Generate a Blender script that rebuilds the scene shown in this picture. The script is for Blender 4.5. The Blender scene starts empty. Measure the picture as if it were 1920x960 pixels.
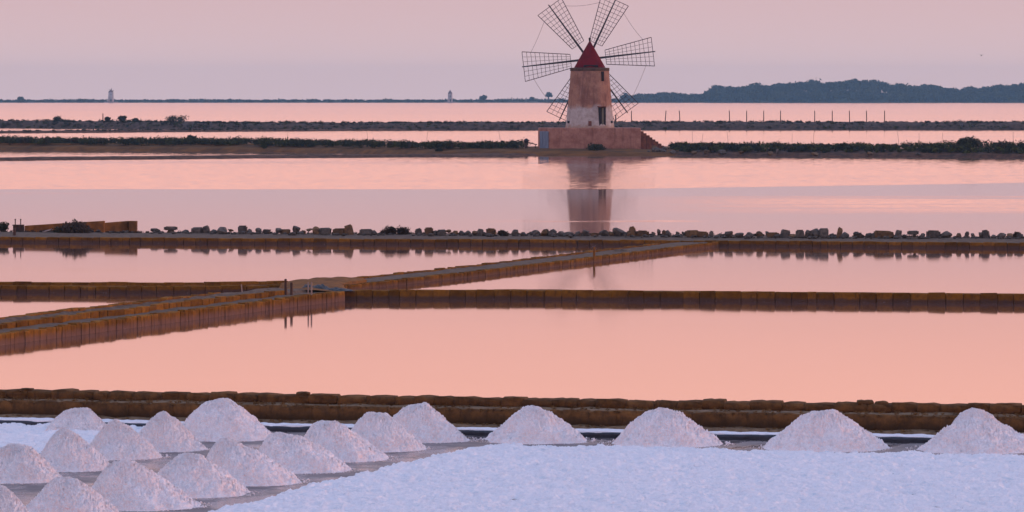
import bpy, bmesh, math, random
import numpy as np
from mathutils import Vector, Matrix

random.seed(7)
RNG = np.random.RandomState(11)
scene = bpy.context.scene
COL = scene.collection
R = math.radians

# ------------------------------------------------------------------ camera
F, HOR, EYE = 8000.0, 177.0, 6.35          # focal length in px of a 1920 frame, horizon row, eye height
cam = bpy.data.cameras.new('camera')
cam.sensor_width = 36.0
cam.lens = 36.0 * F / 1920.0
cam.shift_y = -(480.0 - HOR) / 1920.0      # a level shift-lens view keeps the uprights parallel
cam.clip_start, cam.clip_end = 1.0, 20000.0
camo = bpy.data.objects.new('camera', cam)
camo.location = (0, 0, EYE)
camo.rotation_euler = (R(90), 0, 0)
COL.objects.link(camo)
scene.camera = camo

# ------------------------------------------------------------------ world
SUN_EL, SUN_AZ = R(7), math.atan2(0.95, 0.30)
world = bpy.data.worlds.new('World')
scene.world = world
world.use_nodes = True
nt = world.node_tree
nt.nodes.clear()
out = nt.nodes.new('ShaderNodeOutputWorld')
tc = nt.nodes.new('ShaderNodeTexCoord')
nrm = nt.nodes.new('ShaderNodeVectorMath'); nrm.operation = 'NORMALIZE'
sep = nt.nodes.new('ShaderNodeSeparateXYZ')
asn = nt.nodes.new('ShaderNodeMath'); asn.operation = 'ARCSINE'; asn.use_clamp = True
div = nt.nodes.new('ShaderNodeMath'); div.operation = 'DIVIDE'; div.inputs[1].default_value = math.pi / 2
sq = nt.nodes.new('ShaderNodeMath'); sq.operation = 'POWER'; sq.inputs[1].default_value = 0.5
ramp = nt.nodes.new('ShaderNodeValToRGB')
nt.links.new(tc.outputs['Generated'], nrm.inputs[0])
nt.links.new(nrm.outputs[0], sep.inputs[0])
nt.links.new(sep.outputs['Z'], asn.inputs[0])
nt.links.new(asn.outputs[0], div.inputs[0])
nt.links.new(div.outputs[0], sq.inputs[0])
nt.links.new(sq.outputs[0], ramp.inputs[0])
SKY = [(0.0, (.80, .58, .60)), (0.5, (.78, .56, .58)), (1.3, (.71, .485, .515)), (2.2, (.86, .48, .47)),
       (3.2, (1.17, .585, .505)), (4.5, (1.48, .725, .58)), (8, (1.48, .78, .60)), (15, (.88, .62, .62)),
       (28, (.62, .63, .93)), (50, (.48, .62, 1.00)), (90, (.43, .58, 1.00))]
SC = 1.6
els = ramp.color_ramp.elements
while len(els) < len(SKY):
    els.new(0.5)
for e, (d, c) in zip(els, SKY):
    e.position = math.sqrt(d / 90.0)
for e, (d, c) in zip(els, SKY):
    e.position = math.sqrt(d / 90.0)
    e.color = (c[0] / SC, c[1] / SC, c[2] / SC, 1)
bg = nt.nodes.new('ShaderNodeBackground'); bg.inputs[1].default_value = SC * 0.97
nish = nt.nodes.new('ShaderNodeTexSky')
nish.sky_type = 'NISHITA'
nish.sun_disc = False
nish.sun_elevation = SUN_EL
nish.sun_rotation = SUN_AZ
bg2 = nt.nodes.new('ShaderNodeBackground'); bg2.inputs[1].default_value = 0.008
add = nt.nodes.new('ShaderNodeAddShader')
nt.links.new(ramp.outputs[0], bg.inputs[0])
nt.links.new(nish.outputs[0], bg2.inputs[0])
nt.links.new(bg.outputs[0], add.inputs[0])
nt.links.new(bg2.outputs[0], add.inputs[1])
nt.links.new(add.outputs[0], out.inputs['Surface'])

sun = bpy.data.lights.new('sun', 'SUN')
sun.energy = 1.3
sun.angle = R(14)
sun.color = (1.0, .50, .36)
suno = bpy.data.objects.new('sun', sun)
sd = Vector((math.sin(SUN_AZ) * math.cos(SUN_EL), math.cos(SUN_AZ) * math.cos(SUN_EL), math.sin(SUN_EL)))
suno.rotation_euler = sd.to_track_quat('Z', 'Y').to_euler()
suno.location = (60, 60, 60)
COL.objects.link(suno)

vs = scene.view_settings
vs.view_transform = 'Standard'
vs.look = 'None'
vs.exposure = 0.0
vs.gamma = 1.0
vs.use_curve_mapping = False
scene.render.engine = 'CYCLES'
scene.cycles.use_denoising = True
scene.cycles.max_bounces = 8
scene.cycles.volume_bounces = 0

# ------------------------------------------------------------------ helpers
def P(x, y, z=0.0):
    """The place at height z whose picture position is (x, y) of the 1920x960 photograph."""
    Y = F * (EYE - z) / (y - HOR)
    return Vector(((x - 960.0) / F * Y, Y, z))

def Zat(y, Y):
    return EYE - (y - HOR) * Y / F

def Xat(x, Y):
    return (x - 960.0) / F * Y

def curv(Y):
    d = np.maximum(np.asarray(Y, float) - 800.0, 0)
    return -d * d / 1.48e7

_tab = np.random.RandomState(3).rand(512, 512)
def vn(x, y, s=0):
    x = np.asarray(x, float) + s * 37.17; y = np.asarray(y, float) + s * 91.73
    xi = np.floor(x).astype(int); yi = np.floor(y).astype(int)
    fx = x - xi; fy = y - yi
    fx = fx * fx * (3 - 2 * fx); fy = fy * fy * (3 - 2 * fy)
    a = _tab[xi % 512, yi % 512]; b = _tab[(xi + 1) % 512, yi % 512]
    c = _tab[xi % 512, (yi + 1) % 512]; d = _tab[(xi + 1) % 512, (yi + 1) % 512]
    return (a * (1 - fx) + b * fx) * (1 - fy) + (c * (1 - fx) + d * fx) * fy - 0.5
def fbm(x, y, s=0, o=4):
    t = 0; a = 1.0
    for i in range(o):
        t = t + a * vn(np.asarray(x) * 2 ** i, np.asarray(y) * 2 ** i, s + i); a *= 0.5
    return t

def mesh_np(name, V, Q, mat=None, smooth=False, mi=None, mats=None):
    V = np.asarray(V, np.float32); Q = np.asarray(Q, np.int32)
    me = bpy.data.meshes.new(name)
    k = Q.shape[1]
    me.vertices.add(len(V)); me.vertices.foreach_set('co', V.ravel())
    me.loops.add(Q.size); me.loops.foreach_set('vertex_index', Q.ravel())
    me.polygons.add(len(Q))
    me.polygons.foreach_set('loop_start', np.arange(0, Q.size, k, dtype=np.int32))
    me.polygons.foreach_set('loop_total', np.full(len(Q), k, np.int32))
    if smooth:
        me.polygons.foreach_set('use_smooth', np.ones(len(Q), bool))
    for m in (mats or [mat]):
        if m: me.materials.append(m)
    if mi is not None:
        me.polygons.foreach_set('material_index', np.asarray(mi, np.int32))
    me.update(); me.validate()
    return me

def link(name, me, parent=None, loc=(0, 0, 0), rz=0.0, kind=None):
    o = bpy.data.objects.new(name, me)
    o.location = loc
    o.rotation_euler = (0, 0, rz)
    if parent: o.parent = parent
    if kind: o['kind'] = kind
    COL.objects.link(o)
    return o

def tag(o, label, cat, group=None):
    o['label'] = label; o['category'] = cat
    if group: o['group'] = group
    return o

def thing(name, label, cat, loc=(0, 0, 0), rz=0.0, group=None):
    o = bpy.data.objects.new(name, None)
    o.empty_display_size = 0.3
    o.location = loc; o.rotation_euler = (0, 0, rz)
    COL.objects.link(o)
    return tag(o, label, cat, group)

def grid(nu, nv):
    i = np.arange(nu - 1)[:, None] * nv + np.arange(nv - 1)[None, :]
    return np.stack([i, i + nv, i + nv + 1, i + 1], -1).reshape(-1, 4)

def bm_mesh(name, bm, mat, smooth=False):
    bmesh.ops.recalc_face_normals(bm, faces=bm.faces)
    me = bpy.data.meshes.new(name)
    bm.to_mesh(me); bm.free()
    if mat: me.materials.append(mat)
    if smooth:
        for p in me.polygons: p.use_smooth = True
    return me

def add_box(bm, c, s, rot=None, bev=0.0):
    r = bmesh.ops.create_cube(bm, size=1.0)
    M = Matrix.Translation(Vector(c)) @ (rot.to_4x4() if rot else Matrix.Identity(4)) @ Matrix.Diagonal((s[0], s[1], s[2], 1))
    bmesh.ops.transform(bm, matrix=M, verts=r['verts'])
    if bev:
        es = list({e for v in r['verts'] for e in v.link_edges})
        bmesh.ops.bevel(bm, geom=es, offset=bev, segments=1, affect='EDGES')

def add_bar(bm, a, b, w0, w1=None, n=4, spin=0.785):
    a = Vector(a); b = Vector(b); w1 = w0 if w1 is None else w1
    d = (b - a).normalized()
    u = d.orthogonal().normalized(); v = d.cross(u)
    if abs(d.y) < 0.9:
        v = Vector((0, 1, 0)); v = (v - d * v.dot(d)).normalized(); u = v.cross(d)
    ra, rb = [], []
    for i in range(n):
        t = spin + 2 * math.pi * i / n
        o = u * math.cos(t) + v * math.sin(t)
        ra.append(bm.verts.new(a + o * w0 * (0.7071 if n == 4 else 0.5)))
        rb.append(bm.verts.new(b + o * w1 * (0.7071 if n == 4 else 0.5)))
    for i in range(n):
        j = (i + 1) % n
        bm.faces.new((ra[i], ra[j], rb[j], rb[i]))
    bm.faces.new(ra[::-1]); bm.faces.new(rb)

def add_lathe(bm, prof, n=32, c=(0, 0, 0), cap=True):
    rings = []
    for r, z in prof:
        rings.append([bm.verts.new((c[0] + r * math.cos(2 * math.pi * i / n), c[1] + r * math.sin(2 * math.pi * i / n), c[2] + z)) for i in range(n)])
    for a, b in zip(rings, rings[1:]):
        for i in range(n):
            j = (i + 1) % n
            bm.faces.new((a[i], a[j], b[j], b[i]))
    if cap:
        bm.faces.new(rings[0][::-1]); bm.faces.new(rings[-1])

# ------------------------------------------------------------------ materials
class NT:
    def __init__(s, name):
        s.m = bpy.data.materials.new(name); s.m.use_nodes = True
        s.t = s.m.node_tree; s.n = s.t.nodes; s.p = s.n['Principled BSDF']
        s.geo = s.n.new('ShaderNodeNewGeometry')
        s.pos = s.geo.outputs['Position']
    def ln(s, a, b): s.t.links.new(a, b)
    def objpos(s):
        s.pos = s.n.new('ShaderNodeTexCoord').outputs['Object']
    def noise(s, scale, detail=5, rough=.6, vec=(1, 1, 1), off=0):
        mp = s.n.new('ShaderNodeMapping'); mp.inputs['Scale'].default_value = vec
        mp.inputs['Location'].default_value = (off, off * 1.7, off * .6)
        t = s.n.new('ShaderNodeTexNoise'); t.inputs['Scale'].default_value = scale
        t.inputs['Detail'].default_value = detail; t.inputs['Roughness'].default_value = rough
        s.ln(s.pos, mp.inputs[0]); s.ln(mp.outputs[0], t.inputs['Vector'])
        return t.outputs['Fac']
    def step(s, v, a, b, lo=0, hi=1):
        t = s.n.new('ShaderNodeMapRange'); t.interpolation_type = 'SMOOTHSTEP'
        for k, x in zip(('From Min', 'From Max', 'To Min', 'To Max'), (a, b, lo, hi)): t.inputs[k].default_value = x
        s.ln(v, t.inputs['Value']); return t.outputs['Result']
    def math(s, op, a, b=None, c=None):
        t = s.n.new('ShaderNodeMath'); t.operation = op
        for i, x in enumerate((a, b, c)):
            if x is None: continue
            if isinstance(x, (int, float)): t.inputs[i].default_value = x
            else: s.ln(x, t.inputs[i])
        return t.outputs[0]
    def mix(s, f, a, b, mode='MIX'):
        t = s.n.new('ShaderNodeMix'); t.data_type = 'RGBA'; t.blend_type = mode
        if isinstance(f, (int, float)): t.inputs[0].default_value = f
        else: s.ln(f, t.inputs[0])
        for i, x in ((6, a), (7, b)):
            if isinstance(x, tuple): t.inputs[i].default_value = (*x, 1)
            else: s.ln(x, t.inputs[i])
        return t.outputs[2]
    def xyz(s):
        t = s.n.new('ShaderNodeSeparateXYZ'); s.ln(s.pos, t.inputs[0]); return t.outputs
    def rnd(s): return s.n.new('ShaderNodeObjectInfo').outputs['Random']
    def bump(s, h, strength, dist):
        b = s.n.new('ShaderNodeBump'); b.inputs['Strength'].default_value = strength; b.inputs['Distance'].default_value = dist
        s.ln(h, b.inputs['Height']); s.ln(b.outputs[0], s.p.inputs['Normal'])
    def col(s, c):
        if isinstance(c, tuple): s.p.inputs['Base Color'].default_value = (*c, 1)
        else: s.ln(c, s.p.inputs['Base Color'])
    def rough(s, r, spec=None):
        if isinstance(r, (int, float)): s.p.inputs['Roughness'].default_value = r
        else: s.ln(r, s.p.inputs['Roughness'])
        if spec is not None: s.p.inputs['Specular IOR Level'].default_value = spec

def simple(name, c1, c2, scale=3.0, rough=.85, bump=.0, bd=.05, spec=.2, rnd=0.0, vec=(1, 1, 1)):
    k = NT(name)
    f = k.step(k.noise(scale, 6, .65, vec), .32, .68)
    c = k.mix(f, c1, c2)
    if rnd:
        c = k.mix(1.0, c, k.mix(k.rnd(), (1 - rnd,) * 3, (1 + rnd * .5,) * 3), 'MULTIPLY')
    k.col(c); k.rough(rough, spec)
    if bump: k.bump(k.noise(scale * 4, 6, .7), bump, bd)
    return k.m

def stone_mat(name, top, top2, low, zl, zh, spec=.15, even=0):
    k = NT(name)
    n1 = k.noise(5, 6, .7)
    c = k.mix(k.step(n1, .3, .7), top, top2)
    c = k.mix(1.0, c, k.mix(k.rnd(), (.62 + even * .7, .60 + even * .7, .58 + even * .7), (1.25 - even * .3, 1.22 - even * .3, 1.2 - even * .3)), 'MULTIPLY')
    dark = k.step(k.noise(9, 5, .7, (1, 1, .25), 5), .52, .72)
    c = k.mix(k.math('MULTIPLY', dark, .6), c, (.035, .020, .012))
    z = k.xyz()['Z']
    e = k.math('ADD', z, k.math('MULTIPLY', k.math('SUBTRACT', k.noise(6, 4, .6, (1, 1, .5), 9), .5), .15))
    m = k.step(e, zl, zh, 1, 0)
    c = k.mix(k.math('MULTIPLY', m, .8), c, low)
    salt = k.step(k.noise(26, 4, .7, (1, 1, 1), 3), .60, .70)
    wl = k.step(e, .0, .07, 1, 0)
    c = k.mix(k.math('MULTIPLY', k.math('MULTIPLY', salt, wl), 0.0 if even else .6), c, (.5, .45, .46))
    if even: c = k.mix(k.step(e, -.16, .03, .75, 0), c, (.040, .024, .013))
    k.col(c); k.rough(.9, spec)
    k.bump(k.noise(22, 6, .75), .6, .03)
    return k.m

M = {}
M['stone'] = stone_mat('ochre_stone', (.240, .110, .018), (.145, .062, .013), (.080, .052, .050), .06, .15, .05)
M['stone_side'] = stone_mat('ochre_stone_crusted', (.265, .120, .022), (.155, .066, .015), (.185, .108, .092), .05, .22, .05)
M['stone_low'] = stone_mat('low_dyke_stone', (.230, .106, .020), (.130, .057, .014), (.130, .078, .066), .015, .14, .05)
M['near_stone'] = stone_mat('near_stone', (.175, .082, .027), (.080, .042, .018), (.10, .058, .034), -.45, -.30, .15, .3)
M['earth'] = simple('dyke_earth', (.155, .112, .080), (.080, .056, .042), 3.5, .95, .7, .05)
M['ochre_earth'] = simple('ochre_earth', (.24, .100, .024), (.12, .053, .018), 2.2, .95, .6, .05)
M['near_earth'] = simple('near_ledge_earth', (.26, .175, .105), (.12, .075, .042), 4.5, .95, .7, .04)
M['bank'] = simple('bank_earth', (.19, .088, .030), (.085, .046, .024), .9, .95, .5, .1, vec=(.35, 1, 1))
M['bank_grey'] = simple('bank_rubble', (.14, .075, .048), (.052, .034, .028), 1.5, .95, .7, .15)
M['rubble'] = simple('rubble_dyke', (.125, .082, .062), (.050, .036, .030), 1.6, .95, .8, .25)
M['rock_grey'] = simple('grey_rock', (.155, .132, .112), (.060, .052, .048), 6, .9, .6, .03, rnd=.35)
M['rock_brown'] = simple('brown_rock', (.215, .13, .065), (.085, .054, .036), 6, .9, .6, .03, rnd=.3)
M['wood'] = simple('weathered_wood', (.11, .06, .045), (.045, .026, .022), 8, .9, .4, .02, vec=(1, 1, .2))
M['palewood'] = simple('pale_wood', (.42, .32, .28), (.25, .17, .14), 9, .85, vec=(1, 1, .2))
M['iron'] = simple('dark_iron', (.030, .022, .030), (.018, .014, .020), 5, .6, spec=.4)
M['lattice'] = simple('lattice_wood', (.075, .040, .050), (.045, .026, .036), 5, .8)
M['rope'] = simple('rope_fibre', (.26, .18, .18), (.16, .11, .11), 30, .9)
M['tarp'] = simple('blue_tarp', (.007, .013, .021), (.005, .007, .011), 6, .5, .7, .06, spec=.4)
M['liner'] = simple('black_liner', (.020, .026, .046), (.010, .013, .022), 8, .45, .5, .02, spec=.5)
M['leaf_dark'] = simple('dark_leaves', (.050, .052, .026), (.024, .028, .017), 2.0, .8, rnd=.3)
M['leaf_green'] = simple('green_leaves', (.085, .090, .022), (.036, .042, .014), .8, .8, rnd=.3)
M['leaf_brown'] = simple('dry_leaves', (.080, .055, .038), (.035, .025, .020), 1.2, .85, rnd=.3)
M['leaf_far'] = simple('far_foliage', (.060, .074, .034), (.016, .022, .014), .12, .85)
M['trunk'] = simple('bark', (.08, .055, .04), (.04, .028, .02), 3, .95)
M['red'] = simple('red_roof_paint', (.155, .005, .009), (.105, .004, .008), 1.2, .75, .15, .03, spec=.04)
M['shadow_gap'] = simple('painted_opening_shade', (.025, .014, .016), (.014, .009, .010), 4, .9)  # shade inside the openings, painted as dark colour on solid boxes
M['bluedoor'] = simple('faded_blue_paint', (.20, .25, .33), (.13, .16, .22), 2.5, .8, vec=(3, 3, .4))
M['greydoor'] = simple('greenish_grey_door', (.15, .14, .105), (.09, .085, .07), 2.5, .8, vec=(3, 3, .4))
M['brickstep'] = simple('worn_red_step', (.22, .075, .042), (.11, .042, .03), 3, .9, .5, .05)
M['fartower'] = simple('far_plaster', (.50, .44, .42), (.36, .31, .30), .4, .9)
M['farroof'] = simple('far_roof_tile', (.22, .12, .10), (.14, .08, .07), .5, .9)
M['black'] = simple('dark_feathers', (.03, .03, .035), (.02, .02, .022), 9, .9)

def plaster(name, upper, upper2, patch, z0, z1, streak):
    k = NT(name)
    c = k.mix(k.step(k.noise(1.0, 6, .7), .34, .66), upper, upper2)
    st = k.step(k.noise(1.5, 6, .7, (1, 1, .10), 4), .50, .66)
    c = k.mix(k.math('MULTIPLY', st, .75), c, streak)
    blot = k.step(k.noise(2.8, 5, .75, (1, 1, 1), 14), .58, .66)
    c = k.mix(k.math('MULTIPLY', blot, .6), c, (.27, .115, .055))
    if patch:
        z = k.xyz()['Z']
        e = k.math('ADD', z, k.math('MULTIPLY', k.math('SUBTRACT', k.noise(.9, 5, .65, (1, 1, 1), 8), .5), 1.7))
        m = k.step(e, z0, z1, 1, 0)
        pc = k.mix(k.step(k.noise(2.2, 5, .7, (1, 1, 1), 21), .35, .7), patch, (patch[0] * .70, patch[1] * .66, patch[2] * .62))
        c = k.mix(k.math('MULTIPLY', m, .9), c, pc)
        low = k.math('ADD', z, k.math('MULTIPLY', k.math('SUBTRACT', k.noise(1.8, 4, .65, (1, 1, 1), 31), .5), 1.2))
        c = k.mix(k.step(low, 2.85, 3.35, .75, 0), c, (.30, .17, .10))
    k.col(c); k.rough(.92, .15); k.bump(k.noise(5, 6, .7), .5, .08)
    return k.m
M['tower'] = plaster('terracotta_plaster', (.40, .220, .150), (.26, .122, .088), (.52, .475, .455), 4.72, 5.32, (.16, .072, .058))
M['platform'] = plaster('platform_plaster', (.42, .220, .165), (.26, .115, .085), None, 0, 0, (.17, .076, .060))

def salt_mat(name, pink, amt, s=1.0):
    k = NT(name)
    base = k.mix(k.step(k.noise(14 * s, 5, .7), .3, .7), (.93, .91, .92), (.80, .79, .83))
    c = base
    if amt:
        base = k.mix(1.0, base, (1.0, .955, .945), 'MULTIPLY')
        cry = k.noise(60, 2, .8, (1, 1, 1), 51)
        base = k.mix(k.step(cry, .50, .62), base, (1.0, .99, 1.0)); base = k.mix(k.math('MULTIPLY', k.step(cry, .50, .40), .45), base, (.74, .69, .72))
        big = k.step(k.noise(2.6, 4, .6, (1, 1, 1), 3), .38, .62)
        fine = k.step(k.noise(30, 4, .75, (1, 1, 1), 6), .42, .60)
        f = k.math('MULTIPLY', k.math('MULTIPLY_ADD', big, .75, .25), k.math('MULTIPLY_ADD', fine, .75, .25))
        c = k.mix(k.math('MULTIPLY', f, amt), base, pink)
        spot = k.step(k.noise(11, 3, .7, (1, 1, 1), 41), .64, .72)
        c = k.mix(k.math('MULTIPLY', spot, .45), c, (.82, .36, .26))
    else:
        f = k.step(k.noise(4.2, 5, .72, (.8, 1, 1), 3), .52, .68)
        c = k.mix(k.math('MULTIPLY', f, .6), base, (.58, .68, .75))
        c = k.mix(k.math('MULTIPLY', k.step(k.noise(3.1, 5, .7, (.8, 1, 1), 23), .54, .7), .4), c, (.88, .76, .76))
    k.col(c); k.rough(.75, .25)
    k.p.inputs['Subsurface Weight'].default_value = .35 if amt else .15
    k.p.inputs['Subsurface Radius'].default_value = (1.0, .8, .75); k.p.inputs['Subsurface Scale'].default_value = .05
    k.bump(k.noise(55 * s, 5, .8), .8, .02)
    return k.m
M['salt_heap'] = salt_mat('pink_salt', (.95, .64, .56), .66)
M['salt'] = salt_mat('white_salt', (.8, .6, .5), 0)

def pan_mat():
    k = NT('wet_pan_mud')
    c = k.mix(k.step(k.noise(1.1, 6, .7), .35, .65), (.20, .165, .16), (.12, .098, .10))
    st = k.step(k.noise(2.2, 6, .75, (1, .6, 1), 14), .56, .74)
    c = k.mix(k.math('MULTIPLY', st, .45), c, (.48, .44, .45))
    k.col(c)
    k.rough(k.step(k.noise(.9, 5, .65, (1, .7, 1), 4), .40, .60, .10, .55), .5)
    k.bump(k.noise(9, 5, .7), .25, .02)
    return k.m
M['pan'] = pan_mat()

WAVE = .10
def water_mat(name, lagoon):
    k = NT(name)
    k.p.inputs['IOR'].default_value = 1.36
    if not lagoon:
        n = k.noise(.05, 3, .5)
        k.col(k.mix(k.step(n, .35, .65), (.15, .070, .055), (.11, .052, .044)))
        k.rough(k.step(k.noise(.10, 4, .6, (.35, 1, 1), 2), .45, .75, .04, .07))
        k.bump(k.noise(.6, 2, .5, (.5, 1, 1)), .05, .012)
    else:
        k.col((.20, .12, .10))
        pp = k.xyz(); y = pp['Y']; x = pp['X']
        wob = k.math('MULTIPLY', k.math('SUBTRACT', k.noise(.02, 4, .6, (.5, 1, 1)), .5), 10)
        yy = k.math('ADD', y, wob)
        tilt = k.math('MULTIPLY', k.math('MAXIMUM', k.math('SUBTRACT', x, 6), 0), .70)
        wind = k.step(k.math('SUBTRACT', yy, tilt), 283, 286.5)
        b2 = k.math('MULTIPLY', k.math('MULTIPLY', k.step(yy, 224, 236), k.step(yy, 262, 268, 1, 0)), k.math('MULTIPLY', k.step(x, 3, 22), k.step(k.noise(.11, 4, .6, (.08, 1, 1), 27), .30, .50)))
        b1 = k.math('MULTIPLY', k.step(yy, 211, 212), k.step(yy, 214.5, 215.5, 1, 0))
        str1 = k.math('MULTIPLY', k.step(k.noise(.055, 4, .6, (.10, 1, 1), 7), .60, .68), k.step(yy, 220, 240))
        bb1 = k.math('MULTIPLY', k.math('MULTIPLY', b1, k.math('MULTIPLY', k.step(x, -3, 1), k.step(x, 6, 13, 1, 0))), k.math('MULTIPLY', k.step(k.noise(.9, 4, .6, (.35, 1, 1), 17), .4, .6), .5))
        m = k.math('MAXIMUM', k.math('MAXIMUM', wind, bb1), k.math('MAXIMUM', k.math('MULTIPLY', b2, .75), k.math('MULTIPLY', str1, .25)))
        var = k.step(k.noise(.035, 5, .65, (.10, 1, 1), 12), .32, .60, .62, 1.0)
        k.rough(.05)
        mp = k.n.new('ShaderNodeMapping'); mp.inputs['Scale'].default_value = (.45, 1, 1); k.ln(k.pos, mp.inputs[0])
        nz = k.n.new('ShaderNodeTexNoise'); nz.inputs['Scale'].default_value = 3.2; nz.inputs['Detail'].default_value = 2
        k.ln(mp.outputs[0], nz.inputs['Vector'])
        def vm(op, a, b):
            t = k.n.new('ShaderNodeVectorMath'); t.operation = op
            for q, x in enumerate((a, b)):
                if x is None: continue
                if isinstance(x, tuple): t.inputs[q].default_value = x
                else: k.ln(x, t.inputs[q])
            return t
        d = vm('MULTIPLY', vm('SUBTRACT', nz.outputs['Color'], (.5, .70, .5)).outputs[0], (.8, 1, 0)).outputs[0]
        sl = k.math('MULTIPLY_ADD', k.math('MULTIPLY', k.math('MULTIPLY', m, var), k.step(y, 450, 750, 1, 1.5)), WAVE, .0015)
        cx = k.n.new('ShaderNodeCombineXYZ')
        for q in 'XYZ': k.ln(sl, cx.inputs[q])
        nn = vm('NORMALIZE', vm('ADD', vm('MULTIPLY', d, cx.outputs[0]).outputs[0], (0, 0, 1)).outputs[0], None).outputs[0]
        k.ln(nn, k.p.inputs['Normal'])
    return k.m
M['pond'] = water_mat('brine_water', False)
M['lagoon'] = water_mat('lagoon_water', True)

# ------------------------------------------------------------------ setting: ground and water
WALL = [(-160, 124.0), (-40, 94.6), (-16, 88.5), (-10.5, 87.1), (0, 84.6), (10, 82.6), (16, 81.4), (40, 76.4), (160, 52)]
PAN = -0.35

def polyline(pts, ds):
    pts = [Vector((p[0], p[1])) for p in pts]
    o = []; s = 0.0
    for a, b in zip(pts, pts[1:]):
        n = max(1, int((b - a).length / ds))
        for i in range(n): o.append(a.lerp(b, i / n))
    o.append(pts[-1])
    return o

def tangents(p):
    a = np.array([[v.x, v.y] for v in p])
    t = np.gradient(a, axis=0)
    t /= np.linalg.norm(t, axis=1)[:, None]
    return a, t

def ridge(name, pts, prof, ds, mat, amp=0.02, parent=None, kind=None, seed=1, freq=1.2, sub=3, zf=None, mats=None, split=None):
    """A long bank: the profile (offset away from the front line, height) swept along the front line."""
    p, t = tangents(polyline(pts, ds))
    nrmv = np.stack([-t[:, 1], t[:, 0]], 1)
    pr = []
    for (o0, z0), (o1, z1) in zip(prof, prof[1:]):
        for i in range(sub): pr.append((o0 + (o1 - o0) * i / sub, z0 + (z1 - z0) * i / sub))
    pr.append(prof[-1]); pr = np.array(pr)
    s = np.concatenate([[0], np.cumsum(np.linalg.norm(np.diff(p, axis=0), axis=1))])
    S, O = np.meshgrid(s, pr[:, 0], indexing='ij')
    Z = np.repeat(pr[None, :, 1], len(s), 0).copy()
    ns = fbm(S * freq, O * freq * 2 + Z * freq * 2, seed, 4)
    n2 = fbm(S * freq, O * freq * 2 + Z * freq * 2, seed + 9, 4)
    Z += ns * amp * (pr[None, :, 1] > pr[:, 1].min() + .01)
    if zf is not None: Z = np.where(Z > 0.05, Z * (1 + zf(S)), Z)
    OO = O + n2 * amp * 1.2
    V = np.stack([p[:, 0, None] + nrmv[:, 0, None] * OO, p[:, 1, None] + nrmv[:, 1, None] * OO, Z], -1).reshape(-1, 3)
    mi = None
    if split:
        Q = grid(len(s), len(pr)); jj = np.tile(np.arange(len(pr) - 1), len(s) - 1)
        mi = (pr[jj, 0] >= split).astype(int)
    me = mesh_np(name, V, grid(len(s), len(pr)), mat, True, mi, mats)
    return link(name, me, parent, kind=kind)

xs = np.array([-400, -160, -80, -40, -20, 0, 20, 40, 80, 160, 400.0])
V = []
wx = [w[0] for w in WALL]; wy = [w[1] for w in WALL]
for x in xs:
    V += [(x, -60, PAN), (x, 20, PAN), (x, float(np.interp(x, wx, wy)) + .45, PAN)]
link('ground', mesh_np('ground', V, grid(len(xs), 3), M['pan']), kind='structure')
V = []
for x in xs:
    yw = float(np.interp(x, wx, wy)) + 1.2
    for t in np.linspace(0, 1, 5): V.append((x, yw + (182.5 - yw) * t, 0))
link('pond_water', mesh_np('pond_water', V, grid(len(xs), 5), M['pond']), kind='structure')
ys = np.concatenate([[182.5], np.linspace(200, 800, 7), np.linspace(900, 3900, 32)])
xs2 = np.linspace(-2500, 2500, 11)
X, Yg = np.meshgrid(xs2, ys, indexing='ij')
link('lagoon_water', mesh_np('lagoon_water', np.stack([X, Yg, curv(Yg)], -1).reshape(-1, 3), grid(len(xs2), len(ys)), M['lagoon'], True), kind='structure')

# ------------------------------------------------------------------ stone blocks
def block_mesh(i, rough=.06, bev=.07):
    r = random.Random(100 + i)
    bm = bmesh.new()
    bmesh.ops.create_cube(bm, size=1.0)
    for v in bm.verts:
        v.co.z += .5
        v.co += Vector((r.uniform(-.02, .02), r.uniform(-rough, rough), r.uniform(-rough, rough) if v.co.z > .5 else 0))
    bmesh.ops.bevel(bm, geom=list(bm.edges), offset=bev, segments=1, affect='EDGES')
    for v in bm.verts: v.co += Vector((r.uniform(-.008, .008), r.uniform(-.02, .02), r.uniform(-.02, .02)))
    return bm
BLK = {}
for key, mt, rg, bv in (('stone', 'stone', .05, .05), ('side', 'stone_side', .06, .05), ('low', 'stone_low', .06, .05), ('nearlow', 'near_stone', .03, .03)):
    BLK[key] = [bm_mesh('stone_block', block_mesh(i, rg, bv), M[mt]) for i in range(6)]

def lay_blocks(root, pts, off, z0, z1, L, depth, key, s0=0.0, s1=1e9, jz=.02, jl=.12, gap=.012, skip=0.0, jo=.015):
    pl = polyline(pts, .2)
    p, t = tangents(pl)
    s = np.concatenate([[0], np.cumsum(np.linalg.norm(np.diff(p, axis=0), axis=1))])
    c = max(0.0, s0); end = min(s1, s[-1])
    while c < end:
        l = L * random.uniform(1 - jl, 1 + jl)
        if random.random() < .08: l *= random.choice((.6, 1.5))
        m = c + l / 2
        x = np.interp(m, s, p[:, 0]); y = np.interp(m, s, p[:, 1])
        tx = np.interp(m, s, t[:, 0]); ty = np.interp(m, s, t[:, 1])
        o = off + depth / 2 + random.uniform(-jo, jo)
        if random.random() >= skip:
            b = link('stone_block', random.choice(BLK[key]), root, (x - ty * o, y + tx * o, z0), math.atan2(ty, tx) + random.uniform(-.02, .02))
            b.scale = (l - gap, depth, (z1 - z0) + random.uniform(-jz, jz))
        c += l

def arclen(pts, x):
    pl = polyline(pts, .2); s = 0.0
    for a, b in zip(pl, pl[1:]):
        if b.x > x: return s
        s += (b - a).length
    return s

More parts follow.
